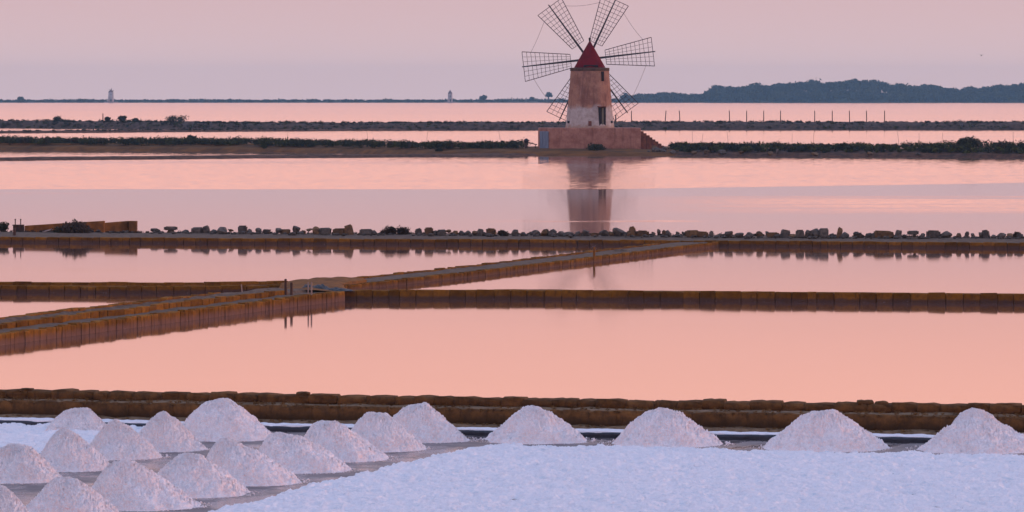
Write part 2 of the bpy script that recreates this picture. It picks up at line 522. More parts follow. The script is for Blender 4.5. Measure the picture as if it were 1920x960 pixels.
def rough_block(i):
    r = random.Random(900 + i)
    bm = bmesh.new(); bmesh.ops.create_cube(bm, size=1.0)
    bmesh.ops.subdivide_edges(bm, edges=list(bm.edges), cuts=2, use_grid_fill=True)
    for v in bm.verts:
        c = v.co.copy(); n = sum(abs(abs(q) - .5) < .01 for q in c)
        v.co = c * (1 - .07 * (n - 1)) + Vector((r.uniform(-.035, .035), r.uniform(-.07, .07), r.uniform(-.09, .09)))
        v.co.z += .5
    return bm
BLK['nearlow'] = [bm_mesh('stone_block', rough_block(i + 40), M['near_stone'], True) for i in range(9)]
BLK['near'] = [bm_mesh('stone_block', rough_block(i), M['near_stone'], True) for i in range(9)]

# near retaining wall: a lower course, an earth ledge and a rougher upper course
wall = thing('retaining_wall', 'two-tiered brown stone wall between the salt heaps and the pink pond', 'wall', (0, 84.6, PAN))
wall_inv = Matrix.Translation((0, -84.6, -PAN))
def reparent(o, root):
    o.parent = root
    o.matrix_parent_inverse = Matrix.Translation(root.location).inverted()
ridge('earth_core', WALL, [(-.34, -.5), (-.32, -.30), (-.25, -.205), (.10, -.18), (.12, .085), (.85, .10), (.86, .10), (.95, .20), (1.30, .20), (1.7, -.3)], .35, M['near_earth'], .05, wall, seed=3, freq=2.5)
lay_blocks(wall, WALL, 0.0, -.24, .095, .50, .18, 'nearlow', arclen(WALL, -15), arclen(WALL, 18), .008, .15, -.055, .0, .008)
lay_blocks(wall, WALL, .80, .05, .262, .52, .44, 'near', arclen(WALL, -15), arclen(WALL, 18), .02, .25, -.035, .0, .03)
random.seed(21)
for (x, w, h) in ((565, 26, 6), (1610, 30, 6), (1640, 22, 5), (1805, 18, 3), (1862, 36, 4), (28, 24, 4)):   # odd loose stones lying on the top course
    X0 = Xat(x, 85.8); yl = np.interp(X0, wx, wy) + 1.0
    b = link('stone_block', random.choice(BLK['near']), wall, (X0, yl, .20), random.uniform(-.2, .2))
    b.scale = (w / 94, .30, h / 94 + .05)
for c in wall.children: reparent(c, wall)

# salt-rimmed plastic border along the foot of the wall
BORD = [(x, y - (1.05 if x > -5 else .75)) for x, y in WALL]
bord = thing('pan_border', 'low black plastic border with a salt-white rim along the foot of the brown wall', 'border', (0, 83.5, PAN))
ridge('liner', BORD, [(0, PAN - .02), (0.0, -.262), (.03, -.245), (.55, -.245)], .15, M['liner'], .02, bord, seed=5, freq=3)
ridge('salt_rim', BORD, [(.03, -.27), (.045, -.225), (.25, -.215), (.5, -.22), (.6, -.28)], .06, M['salt'], .03, bord, seed=6, freq=5)
for c in bord.children: reparent(c, bord)

# ------------------------------------------------------------------ dykes between the ponds
# middle wall
MID = [P(640, 562), P(960, 561.5), P(1440, 566), P(1920, 569.5), P(2500, 574), P(6000, 600)]
MID = [(v.x, v.y) for v in MID]
mid = thing('pond_wall', 'long straight ochre block wall running from the dyke junction across the middle of the ponds', 'wall', (MID[0][0], MID[0][1], 0))
ridge('earth_core', MID, [(.06, -.3), (.08, .26), (.15, .285), (.62, .285), (.66, -.3)], .4, M['ochre_earth'], .03, mid, seed=8, freq=2)
lay_blocks(mid, MID, 0, -.2, .295, .51, .22, 'stone', 0, arclen(MID, 28), .009, .10, .008, .0, .009)
for c in mid.children: reparent(c, mid)

# short far-left wall
LEF = [P(-2600, 530), P(-500, 545), P(0, 548.5), P(300, 550), P(430, 549), P(530, 547)]
LEF = [(v.x, v.y) for v in LEF]
lef = thing('pond_wall', 'short brown block wall joining the slanting canal dyke behind a sliver of pond', 'wall', (LEF[-1][0], LEF[-1][1], 0))
ridge('earth_core', LEF, [(.06, -.3), (.08, .19), (.20, .20), (.30, .22), (.34, .30), (.75, .31), (.8, -.3)], .4, M['ochre_earth'], .03, lef, seed=12, freq=2)
lay_blocks(lef, LEF, 0, -.2, .215, .50, .22, 'stone', arclen(LEF, -18), 1e9)
lay_blocks(lef, LEF, .30, .20, .325, .62, .30, 'stone', arclen(LEF, -18), 1e9, .015)
for c in lef.children: reparent(c, lef)

# left canal dyke (front)
CAN = [P(-3200, 1150), P(-900, 742), P(0, 648), P(240, 616), P(440, 590), P(560, 574.5), P(640, 565)]
CAN = [(v.x, v.y) for v in CAN]
can = thing('canal_dyke', 'slanting double-ridged earth dyke with ochre block facing, left of the junction', 'dyke', (CAN[3][0], CAN[3][1], 0))
ridge('earth_core', CAN, [(.08, -.3), (.10, .24), (.30, .28), (1.05, .265), (1.10, .36), (1.3, .37), (1.9, .35), (2.05, .40), (2.25, .38), (2.35, -.3)], .35, M['earth'], .05, can, seed=15, freq=1.6)
lay_blocks(can, CAN, 0, -.2, .29, .30, .26, 'side', arclen(CAN, -16), 1e9, .018, .35, .008)
lay_blocks(can, CAN, 1.02, .18, .415, .50, .2, 'side', arclen(CAN, -16), arclen(CAN, -5.9), .02, .3)
lay_blocks(can, CAN, 2.05, -.1, .435, .60, .22, 'side', arclen(CAN, -16), arclen(CAN, -6.8), .02, .3)
for c in can.children: reparent(c, can)

# right slanting dyke
SLA = [P(640, 548), P(700, 540), P(880, 520.5), P(960, 510.5), P(1110, 492), P(1240, 475.5), P(1352, 461.5), P(1400, 455)]
SLA = [(v.x, v.y) for v in SLA]
sla = thing('slanting_dyke', 'narrow flat-topped dyke slanting away from the junction to the rock-topped dyke', 'dyke', (SLA[0][0], SLA[0][1], 0))
ridge('earth_core', SLA, [(.08, -.3), (.10, .15), (.2, .165), (1.5, .18), (1.66, .17), (1.76, -.3)], .35, M['earth'], .035, sla, seed=19, freq=1.6)
lay_blocks(sla, SLA, 0, -.2, .19, .32, .22, 'low', 0, 1e9, .014, .3, .008)
lay_blocks(sla, SLA, 1.55, -.1, .225, .55, .2, 'low', 0, arclen(SLA, 7.6), .02, .25)
for c in sla.children: reparent(c, sla)

# rock-topped dyke
ROC = [P(-4000, 440), P(0, 454.5), P(480, 457.5), P(960, 459.5), P(1440, 462.5), P(1920, 466), P(6000, 500)]
ROC = [(v.x, v.y) for v in ROC]
roc = thing('rock_dyke', 'broad dyke with a block face and loose rocks lined along its grey top', 'dyke', (0, 181, 0))
ridge('earth_core', ROC, [(.08, -.4), (.10, .19), (.25, .21), (2.0, .27), (3.6, .30), (4.6, .30), (5.2, .1), (5.6, -.4)], .8, M['earth'], .06, roc, seed=23, freq=.9)
lay_blocks(roc, ROC, 0, -.2, .235, .51, .25, 'stone', arclen(ROC, -24.5), arclen(ROC, 24.5), .012, .06)
for c in roc.children: reparent(c, roc)

# ------------------------------------------------------------------ loose rocks on the dyke
def rock_mesh(i, mat, boxy):
    r = random.Random(500 + i)
    bm = bmesh.new()
    if boxy:
        bmesh.ops.create_cube(bm, size=1.0)
        for v in bm.verts: v.co = Vector((v.co.x * r.uniform(.8, 1), v.co.y * r.uniform(.8, 1), v.co.z * r.uniform(.75, 1)))
        bmesh.ops.bevel(bm, geom=list(bm.edges), offset=.12, segments=2, affect='EDGES')
        for v in bm.verts: v.co *= 1 + r.uniform(-.06, .06)
    else:
        for k in range(22):
            d = Vector((r.gauss(0, 1), r.gauss(0, 1), r.gauss(0, 1))).normalized() * r.uniform(.42, .55)
            bm.verts.new(d)
        h = bmesh.ops.convex_hull(bm, input=bm.verts)
        bmesh.ops.delete(bm, geom=[g for g in h['geom_interior'] if isinstance(g, bmesh.types.BMVert)], context='VERTS')
        bmesh.ops.bevel(bm, geom=list(bm.edges), offset=.035, segments=1, affect='EDGES')
    xs = [v.co.x for v in bm.verts]; ys = [v.co.y for v in bm.verts]; zs = [v.co.z for v in bm.verts]
    for v in bm.verts:
        v.co = Vector(((v.co.x - min(xs)) / (max(xs) - min(xs)) - .5, (v.co.y - min(ys)) / (max(ys) - min(ys)) - .5, (v.co.z - min(zs)) / (max(zs) - min(zs))))
    return bm_mesh('rock', bm, mat)
ROUND = {t: [rock_mesh(i + j * 20, M[m], False) for i in range(7)] for j, (t, m) in enumerate((('grey', 'rock_grey'), ('brown', 'rock_brown')))}
BOXY = {t: [rock_mesh(i + 60 + j * 20, M[m], True) for i in range(4)] for j, (t, m) in enumerate((('grey', 'rock_grey'), ('brown', 'rock_brown')))}
# (x, width, height, shape, tone) in photo pixels; shape r round, b boxy, p pointed, f flat slab
ROCKS = [(287, 29, 8, 'r', 'grey'), (320, 27, 12, 'f', 'grey'), (349, 12, 6, 'r', 'grey'), (370, 20, 10, 'b', 'grey'), (389, 14, 12, 'p', 'grey'), (401, 12, 7, 'r', 'grey'),
 (417, 22, 12, 'r', 'grey'), (431, 12, 8, 'r', 'brown'), (455, 15, 14, 'b', 'grey'), (468, 11, 9, 'r', 'grey'), (486, 13, 11, 'r', 'grey'), (501, 15, 9, 'r', 'grey'), (518, 18, 11, 'r', 'grey'),
 (535, 17, 8, 'b', 'brown'), (554, 15, 15, 'r', 'grey'), (568, 11, 7, 'r', 'brown'), (580, 13, 10, 'r', 'brown'), (592, 17, 13, 'r', 'brown'), (610, 20, 11, 'b', 'grey'), (636, 22, 10, 'b', 'brown'),
 (657, 18, 16, 'p', 'brown'), (687, 22, 9, 'b', 'grey'), (702, 10, 8, 'r', 'grey'),
 (787, 13, 10, 'p', 'grey'), (804, 14, 13, 'b', 'brown'), (816, 9, 8, 'r', 'grey'), (828, 15, 9, 'b', 'grey'), (842, 11, 10, 'r', 'brown'), (853, 9, 8, 'r', 'brown'), (864, 11, 8, 'r', 'grey'),
 (877, 12, 8, 'r', 'grey'), (889, 10, 8, 'r', 'brown'), (898, 11, 10, 'p', 'grey'), (909, 9, 6, 'r', 'grey'), (921, 16, 12, 'b', 'brown'),
 (965, 13, 11, 'r', 'grey'), (980, 11, 6, 'r', 'grey'), (992, 12, 7, 'r', 'grey'), (1005, 15, 10, 'r', 'grey'), (1021, 18, 13, 'r', 'brown'), (1037, 17, 11, 'r', 'grey'), (1052, 13, 8, 'r', 'grey'),
 (1067, 18, 7, 'r', 'grey'), (1083, 12, 8, 'r', 'grey'), (1098, 12, 11, 'r', 'grey'), (1115, 13, 5, 'b', 'brown'), (1132, 19, 11, 'r', 'grey'), (1145, 11, 8, 'r', 'brown'), (1157, 22, 14, 'r', 'grey'),
 (1171, 8, 8, 'r', 'grey'), (1181, 13, 11, 'r', 'brown'), (1190, 12, 17, 'p', 'brown'), (1205, 21, 10, 'b', 'brown'), (1223, 12, 8, 'r', 'grey'), (1233, 12, 13, 'r', 'grey'), (1243, 10, 12, 'r', 'brown'), (1252, 14, 12, 'r', 'grey'),
 (1269, 12, 9, 'r', 'grey'), (1281, 10, 9, 'r', 'grey'), (1298, 22, 11, 'b', 'brown'), (1318, 17, 9, 'b', 'brown'), (1331, 9, 9, 'p', 'grey'), (1347, 18, 7, 'r', 'grey'), (1368, 20, 11, 'r', 'grey'), (1388, 15, 8, 'r', 'grey'),
 (1406, 15, 9, 'r', 'grey'), (1422, 15, 11, 'r', 'brown'), (1437, 10, 11, 'r', 'grey'), (1449, 20, 8, 'b', 'brown'), (1470, 18, 12, 'p', 'grey'), (1486, 15, 6, 'r', 'brown'), (1500, 15, 13, 'b', 'grey'), (1513, 13, 13, 'r', 'grey'),
 (1527, 19, 17, 'r', 'grey'), (1545, 16, 16, 'b', 'grey'), (1560, 11, 8, 'r', 'grey'), (1571, 10, 17, 'p', 'brown'), (1586, 16, 10, 'r', 'grey'), (1609, 21, 9, 'r', 'grey'), (1629, 16, 8, 'r', 'grey'), (1637, 7, 9, 'r', 'grey'),
 (1657, 32, 12, 'b', 'brown'), (1682, 12, 12, 'p', 'grey'), (1696, 11, 6, 'r', 'grey'), (1712, 22, 13, 'f', 'grey'), (1731, 10, 8, 'r', 'grey'), (1750, 24, 13, 'b', 'grey'), (1774, 23, 12, 'r', 'grey'), (1799, 11, 9, 'r', 'brown'),
 (1810, 8, 10, 'p', 'grey'), (1823, 11, 8, 'r', 'grey'), (1837, 12, 10, 'r', 'grey'), (1851, 14, 13, 'p', 'grey'), (1863, 10, 6, 'r', 'grey'), (1878, 17, 9, 'r', 'grey'), (1893, 10, 8, 'r', 'brown'), (1911, 13, 8, 'r', 'grey')]
ORD = 'first second third fourth fifth sixth seventh eighth ninth tenth eleventh twelfth thirteenth fourteenth fifteenth sixteenth seventeenth eighteenth nineteenth twentieth'.split()
MARK = {320: ('the flat perched slab', 'flat grey slab perched on a smaller stone near the tan dyke wall'),
        657: ('the pointed brown rock', 'pointed brown rock standing just before the gap ahead of the thorn bush'),
        921: ('the square tan rock', 'square tan rock standing right against the low dark shrub on the dyke'),
        1067: ('the low broad rock', 'low broad grey rock at the edge of the windmill tower reflection'),
        1190: ('the leaning pointed rock', 'pointed brown rock leaning up above its neighbours past the tower reflection'),
        1347: ('the dyke-bend rock', 'low grey rock above the spot where the slanting dyke meets the rock dyke'),
        1527: ('the big dark boulder', 'big dark rounded boulder, bulkiest in the right half of the rock row'),
        1657: ('the long tan slab', 'long tan slab, the widest stone of the row on the dyke')}
last, cnt = None, 0
random.seed(5)
for x, w, h, sh, tone in ROCKS:
    yb = float(np.interp(x, [0, 480, 960, 1440, 1920], [433, 438.5, 441.5, 445, 446.5]))
    b = P(x, yb, .30)
    sc = b.y / F
    me = random.choice((BOXY if sh in 'bf' else ROUND)[tone])
    if sh == 'p': me = random.choice(BOXY[tone])
    if x in MARK:
        lab = MARK[x][1]; last, cnt = MARK[x][0], 0
    else:
        cnt += 1
        kind = {'r': 'rounded', 'b': 'blocky', 'p': 'pointed', 'f': 'flat'}[sh]
        size = 'big' if w * h > 190 else 'small' if w * h < 90 else 'middling'
        mark = last or 'the tan dyke wall'
        if 760 < x < 921: mark = 'the thorn bush'; 
        if 945 < x < 1067: mark = 'the low dark shrub'
        if x in (787, 965): cnt = 1
        lab = f"{size} {kind} {tone} rock on the dyke, {ORD[cnt - 1]} right of {mark}"
    o = link('rock', me, None, (b.x, b.y, .27), random.uniform(-.25, .25))
    o.scale = (w * sc * 1.14, max(w * sc * .9, .22), h * sc * 1.02 + .06)
    if sh == 'r': o.rotation_euler = (random.uniform(-.2, .2), random.uniform(-.32, .32), random.uniform(-1.2, 1.2)); o.location.z -= .015
    if sh == 'p': o.rotation_euler = (0, random.choice((-1, 1)) * .25, random.uniform(-.4, .4)); o.location.z -= .075; o.scale = (w * sc * .95, w * sc * .8, h * sc + .17)
    if sh == 'f': o.scale = (w * sc, w * sc * .7, h * sc * .62); o.location.z = .30 + h * sc * .42
    tag(o, lab, 'rock', 'loose rocks along the top of the rock dyke')
    if sh == 'f':      # the small stone a slab rests on
        q = link('rock', random.choice(ROUND['grey']), None, (b.x, b.y, .26), 0)
        q.scale = (w * sc * .55, w * sc * .5, h * sc * .5 + .055)
        tag(q, f"small stone propping up the flat {tone} slab {'near the tan dyke wall' if x == 320 else 'beside the thorn bush' if x == 687 else 'in the tower reflection' if x == 1115 else 'that is longest of all' if x == 1657 else 'past the longest slab'}", 'rock', 'loose rocks along the top of the rock dyke')

# ------------------------------------------------------------------ foliage
def leaves(centres, radii, n, size, seed=0, squash=.8, shell=.55):
    """Many small leaf faces through the volume of each clump (centres Nx3, radii N or Nx3)."""
    r = np.random.RandomState(seed)
    C = np.asarray(centres, float); Rr = np.asarray(radii, float)
    if Rr.ndim == 1: Rr = np.stack([Rr, Rr, Rr * squash], 1)
    N = len(C)
    d = r.normal(size=(N, n, 3)); d /= np.linalg.norm(d, axis=2)[:, :, None]
    q = shell + (1 - shell) * r.rand(N, n, 1)
    lump = 1 + .25 * np.sin(d[:, :, :1] * 5 + r.rand(N, 1, 1) * 6) * np.cos(d[:, :, 2:] * 4 + r.rand(N, 1, 1) * 6)
    c = (C[:, None, :] + d * q * lump * Rr[:, None, :]).reshape(-1, 3)
    m = len(c)
    a = r.normal(size=(m, 3)); a /= np.linalg.norm(a, axis=1)[:, None]
    b = np.cross(a, r.normal(size=(m, 3))); b /= np.linalg.norm(b, axis=1)[:, None]
    s = size * (.6 + .8 * r.rand(m, 1))
    V = np.stack([c - a * s, c - b * s * .45, c + a * s, c + b * s * .45], 1).reshape(-1, 3)
    return V, np.arange(m * 4).reshape(-1, 4)

def shrub(name, label, c, r, mat, n=700, size=None, group=None, seed=0, hz=.8, stem=True, twig=0):
    """A bush: stem and twigs with a crown of leaf faces; c is the foot, r the half-width."""
    t = thing(name, label, 'shrub', c, 0, group)
    rr = random.Random(seed)
    cs, ra = [], []
    for i in range(9):
        a = rr.uniform(0, 6.28); q = rr.uniform(.1, .62)
        cs.append((math.cos(a) * r * q, math.sin(a) * r * q * .7, r * hz * rr.uniform(.35, 1.15))); ra.append(r * rr.uniform(.32, .5))
    V, Q = leaves(cs, ra, n // 9, size or r * .14, seed, .8, .3)
    link('crown', mesh_np('crown', V, Q, mat), t)
    bm = bmesh.new()
    for k in range(7 + twig):
        a = rr.uniform(0, 6.28)
        up = rr.uniform(.7, 1.2) if k < 7 else rr.uniform(1.05, 1.5)
        add_bar(bm, (0, 0, -.05 * r), (math.cos(a) * r * .7, math.sin(a) * r * .5, r * hz * up), r * .07, r * .02)
    link('stem', bm_mesh('stem', bm, M['trunk']), t)
    return t

def clump_bank(name, pts_fn, n, rmin, rmax, per, size, mat, seed, label=None):
    r = np.random.RandomState(seed)
    cs, ra = [], []
    for i in range(n):
        x, y, z, k = pts_fn(r)
        q = (rmin + (rmax - rmin) * r.rand()) * k
        cs.append((x, y, z)); ra.append((q * 1.5, q * 1.2, q * .85))
    V, Q = leaves(cs, ra, per, size, seed, .8, .3)
    o = link(name, mesh_np(name, V, Q, mat), kind='stuff')
    if label: o['label'] = label
    return o

# ------------------------------------------------------------------ far banks
# mill bank: left run, mill islet, right run
MB = [P(-3500, 260), P(-700, 277), P(0, 281.5), P(480, 284.5), P(640, 287), P(800, 291), P(960, 291.5), P(1245, 292), P(1920, 295.5), P(2700, 298), P(6000, 312)]
MB = [(v.x, v.y) for v in MB]
MBL = MB[:8] + [(Xat(1262, 446), float(np.interp(Xat(1262, 446), [p_[0] for p_ in MB], [p_[1] for p_ in MB])))]
MBR = [(Xat(1252, 446), float(np.interp(Xat(1252, 446), [p_[0] for p_ in MB], [p_[1] for p_ in MB])))] + MB[8:]
ridge('mill_bank', MBR, [(-.1, -.5), (0, 0), (.5, .35), (3.2, .60), (9, .66), (16, .6), (24, .5), (27, -.5)], 1.2, M['bank_grey'], .16, kind='structure', seed=32, freq=.6)
ridge('mill_bank', MBL, [(-.1, -.5), (0, 0), (.6, .42), (3.2, .68), (9, .72), (16, .7), (24, .55), (27, -.5)], 1.2, M['bank'], .16, kind='structure', seed=31, freq=.35)
mbx = [p[0] for p in MB]; mby = [p[1] for p in MB]
def on_bank(x, d): return float(np.interp(x, mbx, mby)) + d
# ochre revetment along the left run
REV = [(v.x, v.y) for v in (P(-700, 276.5), P(0, 281), P(240, 282.2), P(480, 283.8), P(700, 285.5), P(830, 287))]
rev = thing('revetment_wall', 'low ochre retaining wall below the dark scrub on the windmill bank', 'wall', (REV[2][0], REV[2][1], 0))
o = ridge('wall_face', REV, [(0, -.3), (0, .1), (.08, .70), (.2, .76), (1.2, .78), (1.6, .3)], .8, M['ochre_earth'], .07, rev, seed=33, freq=.8)
for c in rev.children: reparent(c, rev)

LOWD = [(v.x, v.y) for v in (P(-2500, 312), P(-600, 305), P(0, 301), P(480, 296.5), P(640, 295.5), P(960, 293.5), P(1010, 292.5))]
ridge('low_mud_dyke', LOWD, [(-.1, -.3), (0, 0), (.5, .22), (2.2, .26), (5.5, .22), (6.5, -.3)], 1.2, M['bank_grey'], .10, kind='structure', seed=35, freq=.5)

THIN = [(v.x, v.y) for v in (P(-2500, 256), P(0, 250), P(300, 247.6), P(600, 245.8), P(760, 244.5))]
ridge('thin_mud_dyke', THIN, [(-.1, -.3), (0, 0), (.6, .34), (2.5, .38), (3.5, -.3)], 2, M['bank_grey'], .12, kind='structure', seed=37, freq=.3)

RUB = [(v.x, v.y) for v in (P(-2500, 236), P(0, 239.8), P(300, 242), P(480, 244.8), P(960, 243.8), P(1240, 243), P(1920, 243.4), P(4000, 244))]
def rubz(S): return 0
ridge('rubble_dyke', RUB, [(-.5, -.5), (0, 0), (1.2, .9), (2.2, 1.22), (6, 1.35), (10, 1.2), (13, -.5)], 1.5, M['rubble'], .28, kind='structure', seed=39, freq=.45)
rbx = [p[0] for p in RUB]; rby = [p[1] for p in RUB]
def on_rub(x, d): return float(np.interp(x, rbx, rby)) + d

# scrub masses
def left_scrub(r):
    x = r.uniform(-68, 1.5); d = r.uniform(2.0, 7)
    taper = 1.08 + .55 * vn(x * .25, 0, 5)
    return x, on_bank(x, d), .78 + .30 * r.rand() + .12 * taper, max(.3, taper)
clump_bank('scrub', left_scrub, 420, .25, .55, 110, .10, M['leaf_dark'], 41)
clump_bank('scrub', left_scrub, 240, .25, .5, 110, .10, M['leaf_green'], 42)
clump_bank('scrub', left_scrub, 90, .2, .4, 90, .09, M['leaf_brown'], 43)
def right_scrub(r):
    x = r.uniform(16.8, 66); d = r.uniform(.7, 6.5)
    k = .42 + 1.25 * abs(vn(x * .16, 3, 8)) + .30 * (x > 44)
    return x, on_bank(x, d), .30 + min(d, 3) * .16 + .34 * r.rand() * (1 + .4 * (x > 44)), k * (1.15 if d > 2 else .7)
clump_bank('scrub', right_scrub, 280, .3, .62, 120, .10, M['leaf_dark'], 44)
clump_bank('scrub', right_scrub, 260, .3, .6, 120, .10, M['leaf_green'], 45)
clump_bank('scrub', right_scrub, 60, .3, .5, 100, .09, M['leaf_brown'], 46)
def rub_scrub(r):
    x = r.uniform(-105, 105); d = r.uniform(2.2, 6)
    k = .5 + 1.1 * abs(vn(x * .09, 1, 4))
    return x, on_rub(x, d), 1.28 + .1 * r.rand(), k
clump_bank('scrub', rub_scrub, 520, .25, .55, 60, .13, M['leaf_dark'], 47)
def rub_face(r):
    x = r.uniform(-105, 105); d = r.uniform(.1, 2.0)
    return x, on_rub(x, d), .1 + d * .55, 1
clump_bank('dry_scrub', rub_face, 300, .12, .36, 40, .12, M['leaf_brown'], 48)
clump_bank('scrub', rub_face, 260, .12, .40, 40, .12, M['leaf_green'], 50)
tx = [p[0] for p in THIN]; ty = [p[1] for p in THIN]
def thin_scrub(r):
    x = r.uniform(-88, -25); k = .4 + 1.2 * abs(vn(x * .12, 6, 2))
    return x, float(np.interp(x, tx, ty)) + r.uniform(.5, 2.4), .36, k
clump_bank('scrub', thin_scrub, 150, .15, .4, 50, .11, M['leaf_dark'], 49)

# single bushes one can pick out
def bank_pt(x, d, z): X0 = Xat(x, 455 + d); return (X0, on_bank(X0, d), z)
p = bank_pt(333, 4, .75); shrub('shrub', 'single round dark bush standing up from the scrub on the windmill bank', p, .80, M['leaf_dark'], 1700, .10, None, 61, 1.0)
p = bank_pt(940, 4, .70); shrub('shrub', 'rounded dark bush at the end of the scrub, closest to the blue mill door', p, .62, M['leaf_dark'], 1200, .09, None, 62, .9)
p = bank_pt(477, .8, .35); shrub('shrub', 'small green bush hanging over the ochre retaining wall', p, .5, M['leaf_green'], 800, .08, None, 63, .7)
p = bank_pt(825, .9, .25); shrub('shrub', 'small dark bush at the far end of the ochre retaining wall', p, .5, M['leaf_dark'], 800, .08, None, 64, .6)
p = bank_pt(1118, 1.6, .40); shrub('shrub', 'spreading dark bush at the foot of the windmill platform', p, 1.25, M['leaf_dark'], 2200, .11, None, 65, .33)
p = bank_pt(1885, 4.5, .9); shrub('shrub', 'twiggy bush sticking up from the scrub at the far right of the mill bank', p, .8, M['leaf_dark'], 700, .08, None, 66, .9, True, 6)
p = bank_pt(1270, 4.0, .6); shrub('shrub', 'low green bush beside the foot of the mill steps', p, .85, M['leaf_green'], 1400, .09, None, 67, .55)
p = bank_pt(1770, 4.0, .8); shrub('shrub', 'broad dark bush, biggest mound of scrub on the bank right of the mill', p, 1.5, M['leaf_dark'], 2600, .11, None, 68, .5)
for i, (x, rr, hz, lab) in enumerate(((103, 1.4, .4, 'low spreading dark bush on the rubble dyke, nearest the photo edge'), (207, .75, .9, 'round dark bush on the rubble dyke below the far white windmill'),
                                      (238, 1.1, .7, 'wide dark bush on the rubble dyke beside the round one'), (263, .85, .6, 'smaller dark bush closing the cluster on the rubble dyke'), (345, 2.4, .25, 'long flat scrub patch on the rubble dyke past the bush cluster'))):
    X0 = Xat(x, 800); shrub('shrub', lab, (X0, on_rub(X0, 3), 1.25), rr, M['leaf_dark'], 1100, .14, 'dark bushes on the rubble dyke', 70 + i, hz)
# the bushes of the rock dyke
v = P(150, 436, .3); shrub('shrub', 'long dark thorny bush lying in front of the tan dyke wall', (v.x, v.y, .25), .95, M['leaf_brown'], 6500, .055, None, 81, .21, True, 6)
v = P(118, 436, .3); shrub('shrub', 'low dark bush at the pale plank end of the tan dyke wall', (v.x, v.y, .25), .55, M['leaf_dark'], 1100, .05, None, 84, .35)
v = P(4, 434, .3); shrub('shrub', 'dark bush cut by the photo edge beside the sluice box', (v.x, v.y, .25), .42, M['leaf_dark'], 1500, .05, None, 82, .7)
v = P(728, 440, .3); shrub('shrub', 'dark thorn bush standing among the rocks midway along the dyke', (v.x, v.y, .25), .42, M['leaf_brown'], 2000, .045, None, 83, .8, True, 3)
v = P(756, 440, .3); shrub('shrub', 'twiggy low bush spreading beside the dark thorn bush', (v.x, v.y, .25), .50, M['leaf_brown'], 1100, .045, None, 85, .5, True, 8)
v = P(943, 442, .3); shrub('shrub', 'low dark shrub hugging the square tan rock', (v.x, v.y, .25), .34, M['leaf_brown'], 1000, .045, None, 86, .55)
for x, lab in ((1610, 'tiny dry tuft growing between rocks past the big boulder'), (1905, 'tiny dry tuft at the far right end of the rock row')):
    v = P(x, 444, .3); shrub('shrub', lab, (v.x, v.y, .27), .22, M['leaf_brown'], 350, .04, None, x, .8, True, 4)

random.seed(404)
bm = bmesh.new()
for k in range(290):
    px = random.uniform(270, 1925) if k < 265 else random.uniform(60, 260)
    v = P(px, float(np.interp(px, [0, 480, 960, 1440, 1920], [433, 438.5, 441.5, 445, 446.5])) + random.uniform(-.8, 1.6), .30)
    r_ = random.uniform(.04, .10) * (1.5 if random.random() < .15 else 1)
    bmesh.ops.create_icosphere(bm, subdivisions=1, radius=r_, matrix=Matrix.Translation((v.x, v.y, .29 + r_ * .35)) @ Matrix.Rotation(random.uniform(0, 3), 4, 'Z') @ Matrix.Diagonal((random.uniform(.9, 1.7), 1, random.uniform(.5, .95), 1)))
for v in bm.verts: v.co += Vector((random.uniform(-.015, .015), random.uniform(-.015, .015), random.uniform(-.015, .015)))
o = link('rubble', bm_mesh('rubble', bm, M['rock_grey']), kind='stuff'); o['label'] = 'small broken stones packed between the rocks on the dyke'
rkx = [p_[0] for p_ in ROC]; rky = [p_[1] for p_ in ROC]
def weeds(r):
    x = r.uniform(-24, 24); d = 5.0 - .5 * r.rand()
    return x, float(np.interp(x, rkx, rky)) + d, .31, .5 + abs(vn(x * .5, 4, 4)) * 1.6
M['fringe'] = simple('rusty_weed', (.23, .125, .045), (.085, .046, .020), 3.0, .9)
def ledge(r):
    x = r.uniform(-13, 14); k = r.rand()
    y0 = float(np.interp(x, wx, wy))
    if k < .45: return x, y0 + r.uniform(-.02, .10), .085, .8
    if k < .80: return x, y0 + r.uniform(.25, .85), .105, .8 + .8 * r.rand()
    return x, y0 + r.uniform(-.30, .0), -.19, .9
clump_bank('dry_weeds', ledge, 900, .018, .045, 40, .014, M['fringe'], 53, 'rusty dry weed tufts along the ledges of the brown wall')
clump_bank('dry_weeds', weeds, 520, .06, .13, 60, .03, M['leaf_brown'], 52, 'dark dry weeds growing between the loose rocks on the dyke')
random.seed(66)
for i, (x, w, h) in enumerate(((1262, 16, 7), (1300, 12, 6), (1322, 18, 8), (1352, 20, 8), (1386, 12, 6), (1440, 14, 6), (1452, 8, 10), (1520, 18, 5), (1620, 16, 6), (1705, 14, 5))):
    X0 = Xat(x, 443); o = link('rock', random.choice(ROUND['brown' if i % 3 else 'grey']), None, (X0, on_bank(X0, .5), .08), random.uniform(0, 3))
    o.scale = (w / 18, w / 24, h / 17 + .1)
    tag(o, f"{'pale upright' if x == 1452 else 'weathered low'} stone at the water edge, {ORD[i]} counting away from the mill steps", 'rock', 'stones at the foot of the mill bank')

# ------------------------------------------------------------------ the windmill
YM = 450.0
CX = Xat(1106, 449.5)
ZB = Zat(240, 446.0)            # platform top
mill = thing('windmill', 'round terracotta windmill with red conical cap and six bare lattice sails', 'windmill', (CX, YM, .7))
def mpart(name, me, parent=None):
    o = bpy.data.objects.new(name, me); COL.objects.link(o)
    o.parent = parent or mill
    return o
def at(o):                      # meshes of the mill are modelled in world places, then hung under its Empty
    reparent(o, mill); return o
